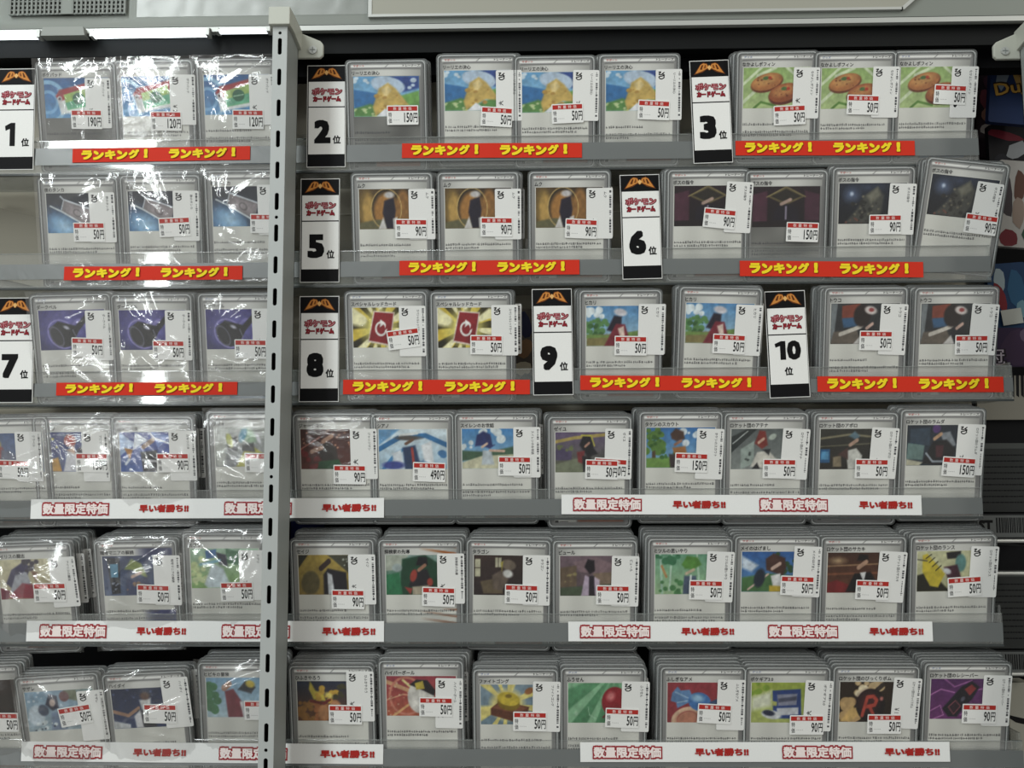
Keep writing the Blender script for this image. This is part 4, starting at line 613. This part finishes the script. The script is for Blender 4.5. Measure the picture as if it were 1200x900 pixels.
RGT = [[
 (452, 77, 0, 'リーリエの決心', 's', 'sea', 'dark', '150', None, (472, 135, 0), 2, 'blue sea'),
 (559, 70, 0, 'リーリエの決心', 's', 'sea', 'light', '50', (581, 112, 0, '￥2'), (582, 137, 4), 3, 'blue sea'),
 (650, 72, 0, 'リーリエの決心', 's', 'sea', 'light', '50', (671, 112, 1, '￥'), (665, 133, -2), 2, 'blue sea'),
 (749, 70, 0, 'リーリエの決心', 's', 'sea', 'light', '50', (768, 111, 0, ''), (766, 129, 3), 3, 'blue sea'),
 (911, 66.5, 0, 'なかよしポフィン', 'g', 'biscuits', 'light', '50', (929, 109, 1, '￥3'), (925, 135, -2), 3, 'brown biscuit'),
 (1003, 67, 0, 'なかよしポフィン', 'g', 'biscuits', 'light', '50', (1022, 108, 1, ''), (1011, 123, 2), 2, 'brown biscuit'),
 (1096, 65.6, 0, 'なかよしポフィン', 'g', 'biscuits', 'light', '50', (1114, 108, 1, '0'), (1113, 111, 3), 2, 'brown biscuit')],
 [(459, 209, 0, 'ムク', 's', 'arches', 'light', '90', (479, 251, 0, ''), (482, 268, 1), 3, 'golden arch'),
 (560, 208, 0, 'ムク', 's', 'arches', 'light', '90', (580, 251, 0, ''), (582, 266, 1), 2, 'golden arch'),
 (667, 207, 0, 'ムク', 's', 'arches', 'light', '90', (687, 250, 0, '￥'), (681, 268, 3), 2, 'golden arch'),
 (830, 205, 0, 'ボスの指令', 's', 'panelroom', 'light', '90', (850, 243, 3, ''), (843, 256, 6), 2, 'dark panelled room'),
 (922, 206, 0, 'ボスの指令', 's', 'panelroom', 'dark', '150', None, (940, 272, 2), 2, 'dark panelled room'),
 (1024, 202, 0, 'ボスの指令', 's', 'storm', 'light', '90', (1041, 245, 2, '￥'), (1037, 263, 0), 2, 'dark stormy rock'),
 (1135, 195, 6.5, 'ボスの指令', 's', 'storm', 'light', '90', (1140, 244, 9, '￥2'), (1149, 263, 8), 2, 'dark stormy rock')],
 [(452, 348, 0, 'スペシャルレッドカード', 'g', 'redsheet', 'light', '50', (468, 388, 0, ''), (473, 397, -7), 3, 'red sheet on yellow burst'),
 (552, 348, 0, 'スペシャルレッドカード', 'g', 'redsheet', 'light', '50', (576, 387, 0, ''), (570, 404, 1), 2, 'red sheet on yellow burst'),
 (727, 346, 0, 'ヒカリ', 's', 'meadow', 'light', '50', (748, 386, 1, ''), (739, 405, 1), 3, 'green meadow'),
 (845, 343, 1.5, 'ヒカリ', 's', 'meadow', 'light', '50', (861, 387, 3, ''), (854, 403, 3), 4, 'green meadow'),
 (1015, 343, 0, 'トウコ', 's', 'station', 'light', '50', (1031, 386, 2, ''), (1026, 399, 1), 4, 'grey station'),
 (1121, 343, 0, 'トウコ', 's', 'station', 'light', '50', (1137, 386, 3, ''), (1138, 404, 0), 4, 'grey station')],
 [(391, 490.6, 0, 'ジャッジマン', 's', 'redsparks', 'light', '90', (411, 532, 0, '￥1'), (410, 556, 1), 3, 'red sparks'),
 (483, 490.6, 0, 'シアノ', 's', 'blueribs', 'light', '490', None, (503, 553, 2), 2, 'white and blue'),
 (581, 490, 0, 'スイレンのお世話', 's', 'beach', 'light', '50', (602, 530, 0, ''), (603, 546, 1), 4, 'blue sky beach'),
 (691, 494, 0, 'ゼイユ', 's', 'dusk', 'light', '50', (709, 532, 1, ''), (705, 550, 2), 4, 'purple dusk'),
 (798, 488.6, 0, 'タケシのスカウト', 's', 'park', 'light', '150', (816, 532, 2, ''), (810, 542, 2), 4, 'park tree'),
 (898, 490, 0, 'ロケット団のアテナ', 's', 'corridor', 'light', '50', (916, 532, 3, ''), (913, 549, 1), 4, 'grey corridor'),
 (1003, 490, 0, 'ロケット団のアポロ', 's', 'console', 'light', '50', (1020, 531, 3, '￥'), (1021, 549, 1), 4, 'dark control room'),
 (1105, 485.5, 0, 'ロケット団のラムダ', 's', 'lab', 'light', '150', (1121, 527, 2, '￥'), (1123, 547, 4), 4, 'dark blue laboratory')],
 [(389, 638, 0, 'セイジ', 's', 'studio', 'light', '90', (409, 679, 0, '￥20'), (408, 702, 1), 5, 'mustard yellow'),
 (492, 638, 0, '探検家の先導', 's', 'van', 'flame', '50', (513, 678, 0, '￥1'), (514, 699, 2), 5, 'green and red'),
 (596, 638.5, 1, 'タラゴン', 's', 'oldroom', 'light', '50', (613, 680, 1, '￥'), (611, 696, 2), 5, 'brown room'),
 (697, 639, 0, 'ピュール', 's', 'house', 'light', '50', (717, 681, 1, '￥'), (718, 697, 1), 6, 'mauve house'),
 (809, 637, 0, 'ミツルの思いやり', 's', 'forest', 'light', '50', (828, 676, 2, ''), (827, 691, 1), 6, 'pale green forest'),
 (911, 634, 0, 'メイのはげまし', 's', 'airfield', 'light', '50', (930, 670, 2, ''), (934, 686, 2), 5, 'blue sky and white'),
 (1012, 635, 0, 'ロケット団のサカキ', 's', 'lounge', 'light', '50', (1029, 676, 3, ''), (1022, 691, 2), 6, 'brown lounge'),
 (1117, 633, -1, 'ロケット団のランス', 's', 'hazard', 'light', '50', (1137, 670, 1, ''), (1130, 687, -4), 5, 'cream and yellow')],
 [(388, 786, 0, 'ひふきやろう', 's', 'bonfire', 'light', '50', (407, 816, 0, '￥2'), (405, 837, 1), 6, 'orange fire'),
 (493, 780, 0, 'ハイパーボール', 'g', 'ball', 'light', '50', (511, 824, 1, '('), (511, 828, 1), 7, 'pale ball on red'),
 (604, 790, 0, 'ファイトゴング', 'g', 'gong', 'light', '50', (625, 828, 1, '￥'), (621, 845, 1), 7, 'yellow gong'),
 (707, 788, 0, 'ふうせん', 'g', 'balloon', 'light', '50', (729, 828, 1, ''), (729, 841, 2), 7, 'red balloon'),
 (824, 787.5, 0, 'ふしぎなアメ', 'g', 'candy', 'light', '50', (841, 826, 1, ''), (837, 836, 3), 7, 'blue sweet on red'),
 (923, 787.5, 0, 'ポケギア3.0', 'g', 'gear', 'light', '90', (943, 827, 2, '￥2'), (945, 849, 0), 7, 'blue gadget on green'),
 (1027, 786.6, 0, 'ロケット団のびっくりボム', 'g', 'bomb', 'light', '50', (1046, 824, 3, '￥120'), (1036, 848, 0), 7, 'black bomb'),
 (1134, 783, 0, 'ロケット団のレシーバー', 'g', 'handset', 'light', '90', (1152, 821, 1, '￥'), (1147, 836, 1), 7, 'dark handset on purple')]]
pk = 0
for ri in range(6):
    for side, lst in (('left', LFT[ri]), ('right', RGT[ri])):
        order = list(reversed(lst)) if side == 'left' else lst
        for d in lst:
            (cx, sy, rot, title, kind, pic, tone, price, pl, dl, nb, words) = d
            pk += 1; rr = random.Random(pk * 7 + 1)
            k = order.index(d)
            grp = 'card packs on the %s shelf' % RN[ri]
            base_label = '%s card pack %s of post, %s shelf' % (ORD[k], side, RN[ri])
            M = pack_matrix(cx, sy - 3.6, rot)
            root = thing('card_pack', base_label + ', %s picture, %s yen' % (words, price), 'card pack', M, grp)
            parts = []
            sl = link('sleeve', SLV, root); cdp = link('card', FACES[kind, tone], root)
            ar = link('artwork', art_mesh(pic), cdp); lt = link('lettering', lettering_mesh(title, kind, pk), cdp)
            lt.location = (0, -.00005, 0)
            plo = None
            if pl:
                q = to_local(M, pl[0] + 15.5, pl[1]); plo = link('price_label', price_label_mesh(title, pl[3]), root)
                plo.location = (q.x, -.0008, q.z); plo.rotation_euler = (0, rad(pl[2] - rot), 0)
            if dl:
                q = to_local(M, dl[0], dl[1]); o = link('discount_label', discount_mesh(price), root)
                o.location = (q.x, -.0012, q.z); o.rotation_euler = (0, rad(dl[2] - rot), 0)
            if title == 'ゼイユ':
                o2 = link('discount_label', discount_mesh(price), root); o2.location = (o.location.x + .007, -.0010, o.location.z + .0012); o2.rotation_euler = (0, rad(4), 0)
            if side == 'left': 
                bg = link('outer_bag', BAGS[pk % 5], root)
            # the packs stacked behind it
            pitch = .0042 if ri > 3 else .0038
            bx = (1 if cx < 640 else -1) * rr.uniform(.0004, .0013) * (1.5 if ri < 3 else 1)
            for j in range(1, nb + 1):
                dx = bx * j + rr.uniform(-.0016, .0016); dz = rr.uniform(0, .0012) + (.0004 * j if ri > 3 else 0)
                Mb = pack_matrix(cx, sy - 3.6, rot * .5 + rr.uniform(-.7, .7), pitch * j, dx, dz)
                r2 = thing('card_pack', '%s pack behind the %s front pack %s of post, %s shelf' % (ORD[j - 1], ORD[k], side, RN[ri]), 'card pack', Mb, 'packs stacked behind the %s pack %s of the post, %s shelf' % (ORD[k], side, RN[ri]))
                for src in (sl, cdp):
                    c = src.copy(); COL.objects.link(c); c.parent = r2
                    if src is cdp:
                        for s2 in (ar, lt):
                            c2 = s2.copy(); COL.objects.link(c2); c2.parent = c
                if plo is not None and rr.random() < .6:
                    c = plo.copy(); COL.objects.link(c); c.parent = r2; c.location.x += rr.uniform(-.001, .0012)

# ------------------------------------------------------------------ rank cards
def one(b, x, z, h, y):
    b.poly([(x, z), (x + .0045, z), (x + .0045, z + h), (x + .0008, z + h), (x - .0042, z + h * .86), (x - .0036, z + h * .66), (x, z + h * .74)], y, '#0e0e10')
def rank_mesh(num):
    b = MB(); W, H = .0325, .0868; y = -.0001
    b.prism([(-W / 2, 0), (W / 2, 0), (W / 2, H), (-W / 2, H)], 0, .0005, '#dcdcda')
    b.rect(-W / 2 + .0005, W / 2 - .0005, .0006, H - .0006, y, '#101012')
    X = lambda v: -W / 2 + (v - 120) / 295 * W
    Z = lambda v: H - (v - 80) / 790 * H
    y2, y3, y4, y5 = -.0002, -.0003, -.0004, -.0005
    b.rect(X(132), X(408), Z(400), Z(208), y2, '#e9e9e7'); b.rect(X(132), X(408), Z(770), Z(409), y2, '#e9e9e7')
    for s in (-1, 1):
        m = lambda v: X(268 + s * (v - 268))
        b.poly([(m(150), Z(190)), (m(200), Z(112)), (m(222), Z(98)), (m(250), Z(104)), (m(266), Z(128)), (m(266), Z(158)), (m(250), Z(150)), (m(215), Z(172))][::s], y2, '#6c3c1c')
        b.poly([(m(162), Z(182)), (m(204), Z(114)), (m(224), Z(104)), (m(248), Z(110)), (m(262), Z(132)), (m(250), Z(144)), (m(212), Z(164))][::s], y3, '#c88440')
        b.poly([(m(196), Z(150)), (m(212), Z(116)), (m(222), Z(116)), (m(212), Z(152))][::s], y4, '#5c3014')
        b.poly([(m(226), Z(142)), (m(236), Z(114)), (m(244), Z(118)), (m(240), Z(142))][::s], y4, '#7c4820')
    b.poly([(X(268), Z(118)), (X(284), Z(138)), (X(268), Z(158)), (X(252), Z(138))], y5, '#e0b070')
    # logo: two lines, pale letters inside a dark red outline
    for body, x0, x1, z0, z1 in (('ポケモン', 158, 386, 312, 256), ('カードゲーム', 168, 376, 364, 320)):
        b.text(body, X(x0) - .0004, Z(z0) - .0003, y3, '#4c141c', width=X(x1) - X(x0) + .0008, height=Z(z1) - Z(z0) + .0006, bold=.09)
        b.text(body, X(x0), Z(z0), y4, '#8c2832', width=X(x1) - X(x0), height=Z(z1) - Z(z0), bold=.09)
        if z0 < 320: b.text(body, X(x0) + .0003, Z(z0) + .0002, y5, '#c08a90', width=X(x1) - X(x0) - .0006, height=Z(z1) - Z(z0) - .0004, bold=0)
    if num == '10':
        one(b, X(212), Z(590), Z(452) - Z(590), y3); b.text('0', X(262), Z(592), y3, '#0e0e10', width=.0112, height=Z(450) - Z(592), bold=.05)
        b.text('位', X(238), Z(706), y3, '#0e0e10', width=.0066, height=.0068, bold=.03)
    else:
        if num == '1': one(b, X(228), Z(686), Z(505) - Z(686), y3)
        else: b.text(num, X(176), Z(686), y3, '#0e0e10', width=.0138, height=Z(505) - Z(686), bold=.055)
        b.text('位', X(318), Z(690), y3, '#0e0e10', width=.0066, height=.0070, bold=.03)
    return b.mesh('rank_card', [TAPE])
# number, left px, right px, bottom px, rot, label extra
for num, xa, xb, yb, rot, lab in (('1', -7, 40, 199, 0, 'at the left edge of the top shelf'), ('2', 359, 405, 196, 0, 'just right of the post on the top shelf'), ('3', 812, 860, 191, -1.5, 'on the top shelf before the biscuit packs'),
                                  ('5', 351, 398, 331, 0, 'just right of the post on the second shelf'), ('6', 729, 777, 327, -1, 'near the middle of the second shelf'), ('7', -8, 38, 472, 0, 'at the left edge of the third shelf'),
                                  ('8', 350, 397, 471, 0, 'just right of the post on the third shelf'), ('9', 625, 672, 463, -.5, 'near the middle of the third shelf'), ('10', 901, 951, 466, -1.8, 'before the last two packs of the third shelf')):
    P = at((xa + xb) / 2, yb, YL - .0016); M = Matrix.Translation(P) @ Matrix.Rotation(rad(2), 4, 'X') @ Matrix.Rotation(rad(rot), 4, 'Y')
    thing('rank_card', 'rank card reading %s, %s' % (num, lab), 'sign', M, 'rank cards on the upper shelves', rank_mesh(num))

# ------------------------------------------------------------------ banner strips
def banner(x0, y0, x1, y1, h_px, label, kind, group):
    a = at(x0, y0, YL - .0012); c = at(x1, y1, YL - .0012); L = math.hypot(c.x - a.x, c.z - a.z); ang = math.degrees(math.atan2(a.z - c.z, c.x - a.x))
    H = (at(x0, y0 - h_px / 2, YL).z - at(x0, y0 + h_px / 2, YL).z); mid = (a + c) / 2
    M = Matrix.Translation(mid) @ Matrix.Rotation(rad(ang), 4, 'Y'); b = MB(); t = thing('banner_strip', label, 'sign', M, group)
    n = 12; V = []; r = random.Random(int(x0 + y0))
    wob = [r.uniform(-.0002, .0002) for _ in range(n + 1)]
    V = [(-L / 2 + L * i / n, yy + wob[i] * (yy == 0), z) for yy in (0, .0004) for z in (-H / 2, H / 2) for i in range(n + 1)]
    N = n + 1; fs = []
    for i in range(n):
        fs += [(i, i + 1, N + i + 1, N + i), (2 * N + i, 3 * N + i, 3 * N + i + 1, 2 * N + i + 1), (i, 2 * N + i, 2 * N + i + 1, i + 1), (N + i, N + i + 1, 3 * N + i + 1, 3 * N + i)]
    b.add(V, fs, '#cb3322' if kind == 'r' else '#e6e7e6'); link('strip', b.mesh('strip', [TAPE]), t)
    b = MB()
    if kind == 'r':
        for s0 in (.052, .545):
            x = -L / 2 + L * s0; cw = L * .0665
            for ch, dz, sw in zip('ランキング！', (0, -.0004, 0, -.0004, .0003, .0006), (1, 1, 1, 1, 1, .35)):
                dx = .3 * cw if ch == '！' else 0
                b.text('!' if ch == '！' else ch, x + .0004 + dx, -H * .33 + dz, -.0004, '#5c1408', width=cw * .9 * sw, height=H * .66, bold=.07)
                b.text('!' if ch == '！' else ch, x + dx, -H * .31 + dz, -.0005, '#f0d62a', width=cw * .9 * sw, height=H * .66, bold=.065); x += cw
    else:
        pos = kind
        for body, xa, xb in pos:
            u0 = -L / 2 + (xa - x0) / (x1 - x0) * L; u1 = -L / 2 + (xb - x0) / (x1 - x0) * L
            if body == 'A':
                b.text('数量限定特価', u0 - .0005, -H * .36, -.0004, '#9c2c34', width=u1 - u0 + .001, height=H * .72, bold=.12)
                b.text('数量限定特価', u0 + .0005, -H * .28, -.0006, '#efe2df', width=u1 - u0 - .001, height=H * .56, bold=.04)
            else:
                b.text('早い者勝ち!!', u0, -H * .19, -.0005, '#a82c28', width=u1 - u0, height=H * .40, bold=.05)
    link('lettering', b.mesh('lettering', [TAPE]), t)
RG = 'red banner strips on the upper shelves'; WG = 'white banner strips on the lower shelves'
for x0, y0, x1, y1, h, lab in ((85, 182.5, 293, 179, 16, 'on the top shelf left of the post'), (471, 176.5, 682, 176, 17, 'under the blue sea packs'), (862, 173.5, 1072, 173.5, 17, 'under the biscuit packs on the top shelf'),
                               (75, 320.5, 284, 319.5, 16, 'on the second shelf left of the post'), (468, 314, 679, 313, 17, 'right of rank card five'), (867, 314.5, 1082, 316, 18, 'right of rank card six'),
                               (66, 456, 278, 455, 15, 'on the third shelf left of the post'), (402, 453.5, 621, 453.5, 17, 'right of rank card eight'), (680, 448.5, 898, 449.5, 17, 'right of rank card nine'), (958, 450, 1176, 450.5, 18, 'right of rank card ten')):
    banner(x0, y0, x1, y1, h, 'red strip, yellow lettering, ' + lab, 'r', RG)
for x0, y0, x1, y1, h, pos, lab in ((36, 596.5, 450, 595, 23, [('A', 50, 128), ('B', 164, 222), ('A', 264, 342), ('B', 378, 441)], 'left half of the fourth shelf, passing behind the post'),
                                    (658, 591, 1080, 592, 23, [('A', 672, 752), ('B', 789, 851), ('A', 891, 970), ('B', 1007, 1069)], 'right half of the fourth shelf'),
                                    (31, 739.5, 450, 740, 24, [('A', 47, 125), ('B', 161, 219), ('A', 261, 340), ('B', 378, 440)], 'left half of the fifth shelf, passing behind the post'),
                                    (666, 740, 1093, 740, 23, [('A', 680, 762), ('B', 799, 861), ('A', 901, 982), ('B', 1019, 1082)], 'right half of the fifth shelf'),
                                    (25, 880.5, 449, 884, 23, [('A', 40, 120), ('B', 157, 219), ('A', 258, 337), ('B', 376, 439)], 'left half of the bottom shelf, passing behind the post'),
                                    (680, 881.5, 1113, 881, 23, [('A', 695, 776), ('B', 815, 878), ('A', 918, 999), ('B', 1037, 1101)], 'right half of the bottom shelf')):
    banner(x0, y0, x1, y1, h, 'white strip with red lettering, ' + lab, pos, WG)

# ------------------------------------------------------------------ things behind and beside the trays
def flatpack(name, label, cat, x0, y0, x1, y1, Y, th, fn, rot=0, m=TAPE, group=None):
    """box of the given front rectangle; fn(b, w, h) draws its print"""
    a = at(x0, y1, Y); c = at(x1, y0, Y); w_ = c.x - a.x; h_ = c.z - a.z
    M = Matrix.Translation(((a.x + c.x) / 2, Y, a.z)) @ Matrix.Rotation(rad(rot), 4, 'Y')
    b = MB(); fn(b, w_, h_, th); t = thing(name, label, cat, M, group, b.mesh(name, [m])); return t, w_, h_
def plain(col):
    def f(b, w_, h_, th): b.box(-w_ / 2, w_ / 2, 0, th, 0, h_, col)
    return f
def foil(col, blobs, extra=None):
    def f(b, w_, h_, th):
        pts = rrect(-w_ / 2, w_ / 2, 0, h_, .002, 3); b.prism(pts, 0, th, col)
        r = random.Random(len(blobs) * 3 + int(w_ * 1e4))
        for k, (u, v, su, sv, c, ro) in enumerate(blobs):
            ca, sa = math.cos(rad(ro)), math.sin(rad(ro)); n = 10
            pp = [(max(-w_ / 2, min(w_ / 2, (u - .5) * w_ + (su * w_ * math.cos(i * .628) * ca - sv * h_ * math.sin(i * .628) * sa) * r.uniform(.8, 1.1))),
                   max(0, min(h_, (1 - v) * h_ + (su * w_ * math.cos(i * .628) * sa + sv * h_ * math.sin(i * .628) * ca) * r.uniform(.8, 1.1)))) for i in range(n)]
            b.poly(pp, -.0001 - k * .00005, c)
        if extra: extra(b, w_, h_, -.0002 - len(blobs) * .00005)
    return f
HG = 'foil packs hanging right of the shelves'
def duel(b, w_, h_, y):
    b.text('Duel', -w_ * .36, h_ * .38, y, '#1e140b', width=w_ * 1.0, height=h_ * .21, bold=.05, rot=-14)
    b.text('Duel', -w_ * .36, h_ * .39, y - .0001, '#9b7836', width=w_ * .95, height=h_ * .18, bold=.02, rot=-14)
flatpack('foil_pack', 'dark blue foil pack with gold lettering beside the top shelf', 'card pack', 1158, 66, 1204, 145, .81, .006, foil('#192848', [(.3, .25, .14, .3, '#646d76', -10), (.6, .3, .08, .32, '#907342', 20), (.8, .2, .2, .2, '#785c33', 30)], duel), 6, group=HG)
flatpack('foil_pack', 'dark red foil pack half hidden beside the top shelf', 'card pack', 1144, 74, 1166, 185, .85, .006, foil('#1f141b', [(.4, .4, .3, .12, '#592b33', 20), (.5, .55, .35, .08, '#78564a', -20), (.4, .7, .3, .06, '#8a8481', 0), (.5, .2, .3, .08, '#361f2b', 0)]), 4, group=HG)
flatpack('foil_pack', 'black, crimson and white foil pack under the dark blue one', 'card pack', 1160, 146, 1204, 196, .83, .006, foil('#151418', [(.4, .25, .5, .1, '#591925', -14), (.7, .6, .3, .18, '#818487', 30), (.3, .8, .2, .12, '#1f1f25', 0)]), 0, group=HG)
flatpack('foil_pack', 'white and brown foil pack with dark border beside the second shelf', 'card pack', 1168, 188, 1206, 290, .82, .006, foil('#92908d', [(.2, .4, .2, .3, '#363033', 8), (.55, .3, .16, .2, '#4d362e', 0), (.55, .6, .18, .2, '#786a61', 0), (.3, .9, .3, .1, '#591f25', 0), (.8, .85, .14, .1, '#2b4233', 0)]), 5, group=HG)
flatpack('foil_pack', 'blue foil pack with red patch and white sticker beside third shelf', 'card pack', 1164, 308, 1206, 386, .81, .006, foil('#19304d', [(.3, .25, .16, .2, '#818d92', 0), (.28, .5, .14, .25, '#641f25', 10), (.7, .4, .22, .3, '#254864', 0), (.8, .7, .14, .14, '#597681', 0)]), -4, group=HG)
t, _, _ = flatpack('price_sticker', 'small white price sticker on the blue foil pack', 'sticker', 1176, 362, 1199, 380, .808, .0005, plain('#959792'), -8)
def kan(b, w_, h_, y):
    b.text('冠', -w_ * .5, h_ * .02, y, '#140e17', width=w_ * .5, height=h_ * .44, bold=.06); b.text('冠', -w_ * .48, h_ * .04, y - .0001, '#958d98', width=w_ * .44, height=h_ * .4, bold=.0)
flatpack('foil_pack', 'purple foil pack with white character lettering beside third shelf', 'card pack', 1152, 384, 1206, 430, .80, .006, foil('#281c33', [(.7, .5, .3, .5, '#302236', 0), (.9, .2, .1, .2, '#4d4253', 0)], kan), 0, group=HG)
def tuft(b, w_, h_, th):
    b.box(-w_ / 2, w_ / 2, 0, th, 0, h_, '#85837a')
    r = random.Random(3)
    for i in range(9):
        x = -w_ / 2 + w_ * (.2 + .09 * i); b.poly([(x, h_ * .55), (x + w_ * .05, h_ * .5), (x + w_ * .07, h_ * 1.0), (x + w_ * .01, h_ * 1.0)], -.0001, '#101012')
flatpack('display_card', 'pale header card with black streaks at the right edge', 'card', 1146, 440, 1206, 492, .84, .003, tuft)
def textbox(b, w_, h_, th):
    b.box(-w_ / 2, w_ / 2, 0, th, 0, h_, '#353737'); r = random.Random(8)
    b.rect(-w_ * .5, w_ * .5, h_ * .76, h_, -.0001, '#0f1013'); b.rect(-w_ * .5, w_ * .5, h_ * .70, h_ * .76, -.0001, '#4d504f')
    z = h_ * .62
    while z > h_ * .05:
        x = -w_ * .46
        while x < w_ * .46:
            l = r.uniform(.001, .004); b.rect(x, min(x + l, w_ * .48), z, z + .0011, -.0001, '#161719'); x += l + .0005
        z -= .0052
flatpack('display_box', 'grey box printed with dark lines of text beside fourth shelf', 'box', 1138, 494, 1208, 600, .845, .04, textbox)
def barcode(b, w_, h_, th):
    b.box(-w_ / 2, w_ / 2, 0, th, 0, h_, '#2b2d2e'); b.rect(-w_ * .46, w_ * .46, h_ * .08, h_ * .94, -.0001, '#646767'); r = random.Random(2); x = w_ * -.12
    b.text('ST', -w_ * .44, h_ * .3, -.0002, '#121214', width=w_ * .26, height=h_ * .46, bold=.05)
    while x < w_ * .42: l = r.uniform(.0003, .0012); b.rect(x, x + l, h_ * .25, h_ * .85, -.0002, '#121214'); x += l + r.uniform(.0003, .0009)
flatpack('barcode_label', 'grey label with ST and a barcode beside the fourth shelf', 'label', 1144, 602, 1206, 632, .84, .002, barcode)
flatpack('display_box', 'grey striped box end beside the fifth shelf', 'box', 1150, 640, 1208, 760, .85, .04, textbox)
flatpack('display_box', 'dark box end with barcode beside the bottom shelf', 'box', 1160, 762, 1208, 792, .85, .04, barcode)
flatpack('white_bag', 'white bag with a black cord at the lower right edge', 'bag', 1186, 800, 1210, 900, .86, .02, foil('#9b9a90', [(.5, .45, .9, .04, '#141415', -14)]))
for py in (634, 672, 790):
    a = at(1150, py, .835); c = at(1206, py, .835)
    n = 8; b = MB(); Lr = (c.x - a.x); ring_ = [(math.cos(i * 6.2832 / n) * .0016, math.sin(i * 6.2832 / n) * .0016) for i in range(n)]
    b.add([(x, p[0], p[1]) for x in (0, Lr) for p in ring_], [(i, (i + 1) % n, (i + 1) % n + n, i + n) for i in range(n)] + [tuple(range(n)), tuple(range(2 * n - 1, n - 1, -1))])
    thing('rack_rail', {634: 'upper', 672: 'middle', 790: 'lowest'}[py] + ' thin grey metal rail of the rack at right edge', 'rail', Matrix.Translation(a), 'rails of the neighbouring rack', b.mesh('rack_rail', [M_RAIL]))
# upper right corner: packs on the canopy and a dark blue board
flatpack('blue_board', 'dark blue board behind the canopy at the upper right corner', 'board', 1106, -10, 1152, 26, .77, .004, plain('#1c2842'))
flatpack('foil_pack', 'red, white and teal foil pack at the upper right corner', 'card pack', 1144, -14, 1206, 26, .765, .005, foil('#646461', [(.2, .4, .2, .5, '#762225', 20), (.45, .6, .12, .3, '#95928d', -20), (.7, .4, .2, .4, '#426167', 30), (.85, .7, .1, .2, '#90908a', 0)]))
# bits seen in the gaps between the shelves
flatpack('storage_box', 'dark navy box lying behind the gap under the third shelf', 'box', 668, 464, 962, 520, .86, .03, plain('#1c2438'))
flatpack('folded_paper', 'cream paper sheet behind the gap above the fourth shelf', 'paper', 586, 460, 655, 520, .865, .004, plain('#b8b4a0'))
flatpack('picture_card', 'dark picture card standing behind the gap beside rank card 9', 'card', 604, 362, 626, 455, .80, .002, foil('#5c544c', [(.5, .2, .4, .18, '#34344c', 10), (.5, .5, .4, .14, '#8c6c50', -20), (.4, .75, .5, .1, '#c8bca4', 0), (.6, .9, .4, .1, '#1c1a1c', 0)]))
flatpack('storage_box', 'green-black box behind the gap under the fourth shelf', 'box', 640, 607, 840, 660, .87, .03, plain('#16241e'))
flatpack('storage_box', 'deep blue box beside the post under the fourth shelf', 'box', 340, 607, 372, 660, .87, .03, plain('#1c2450'))
flatpack('storage_box', 'pale carton lying at an angle behind the second shelf, far left', 'box', -30, 250, 62, 330, .803, .01, plain('#8c887c'), 14)
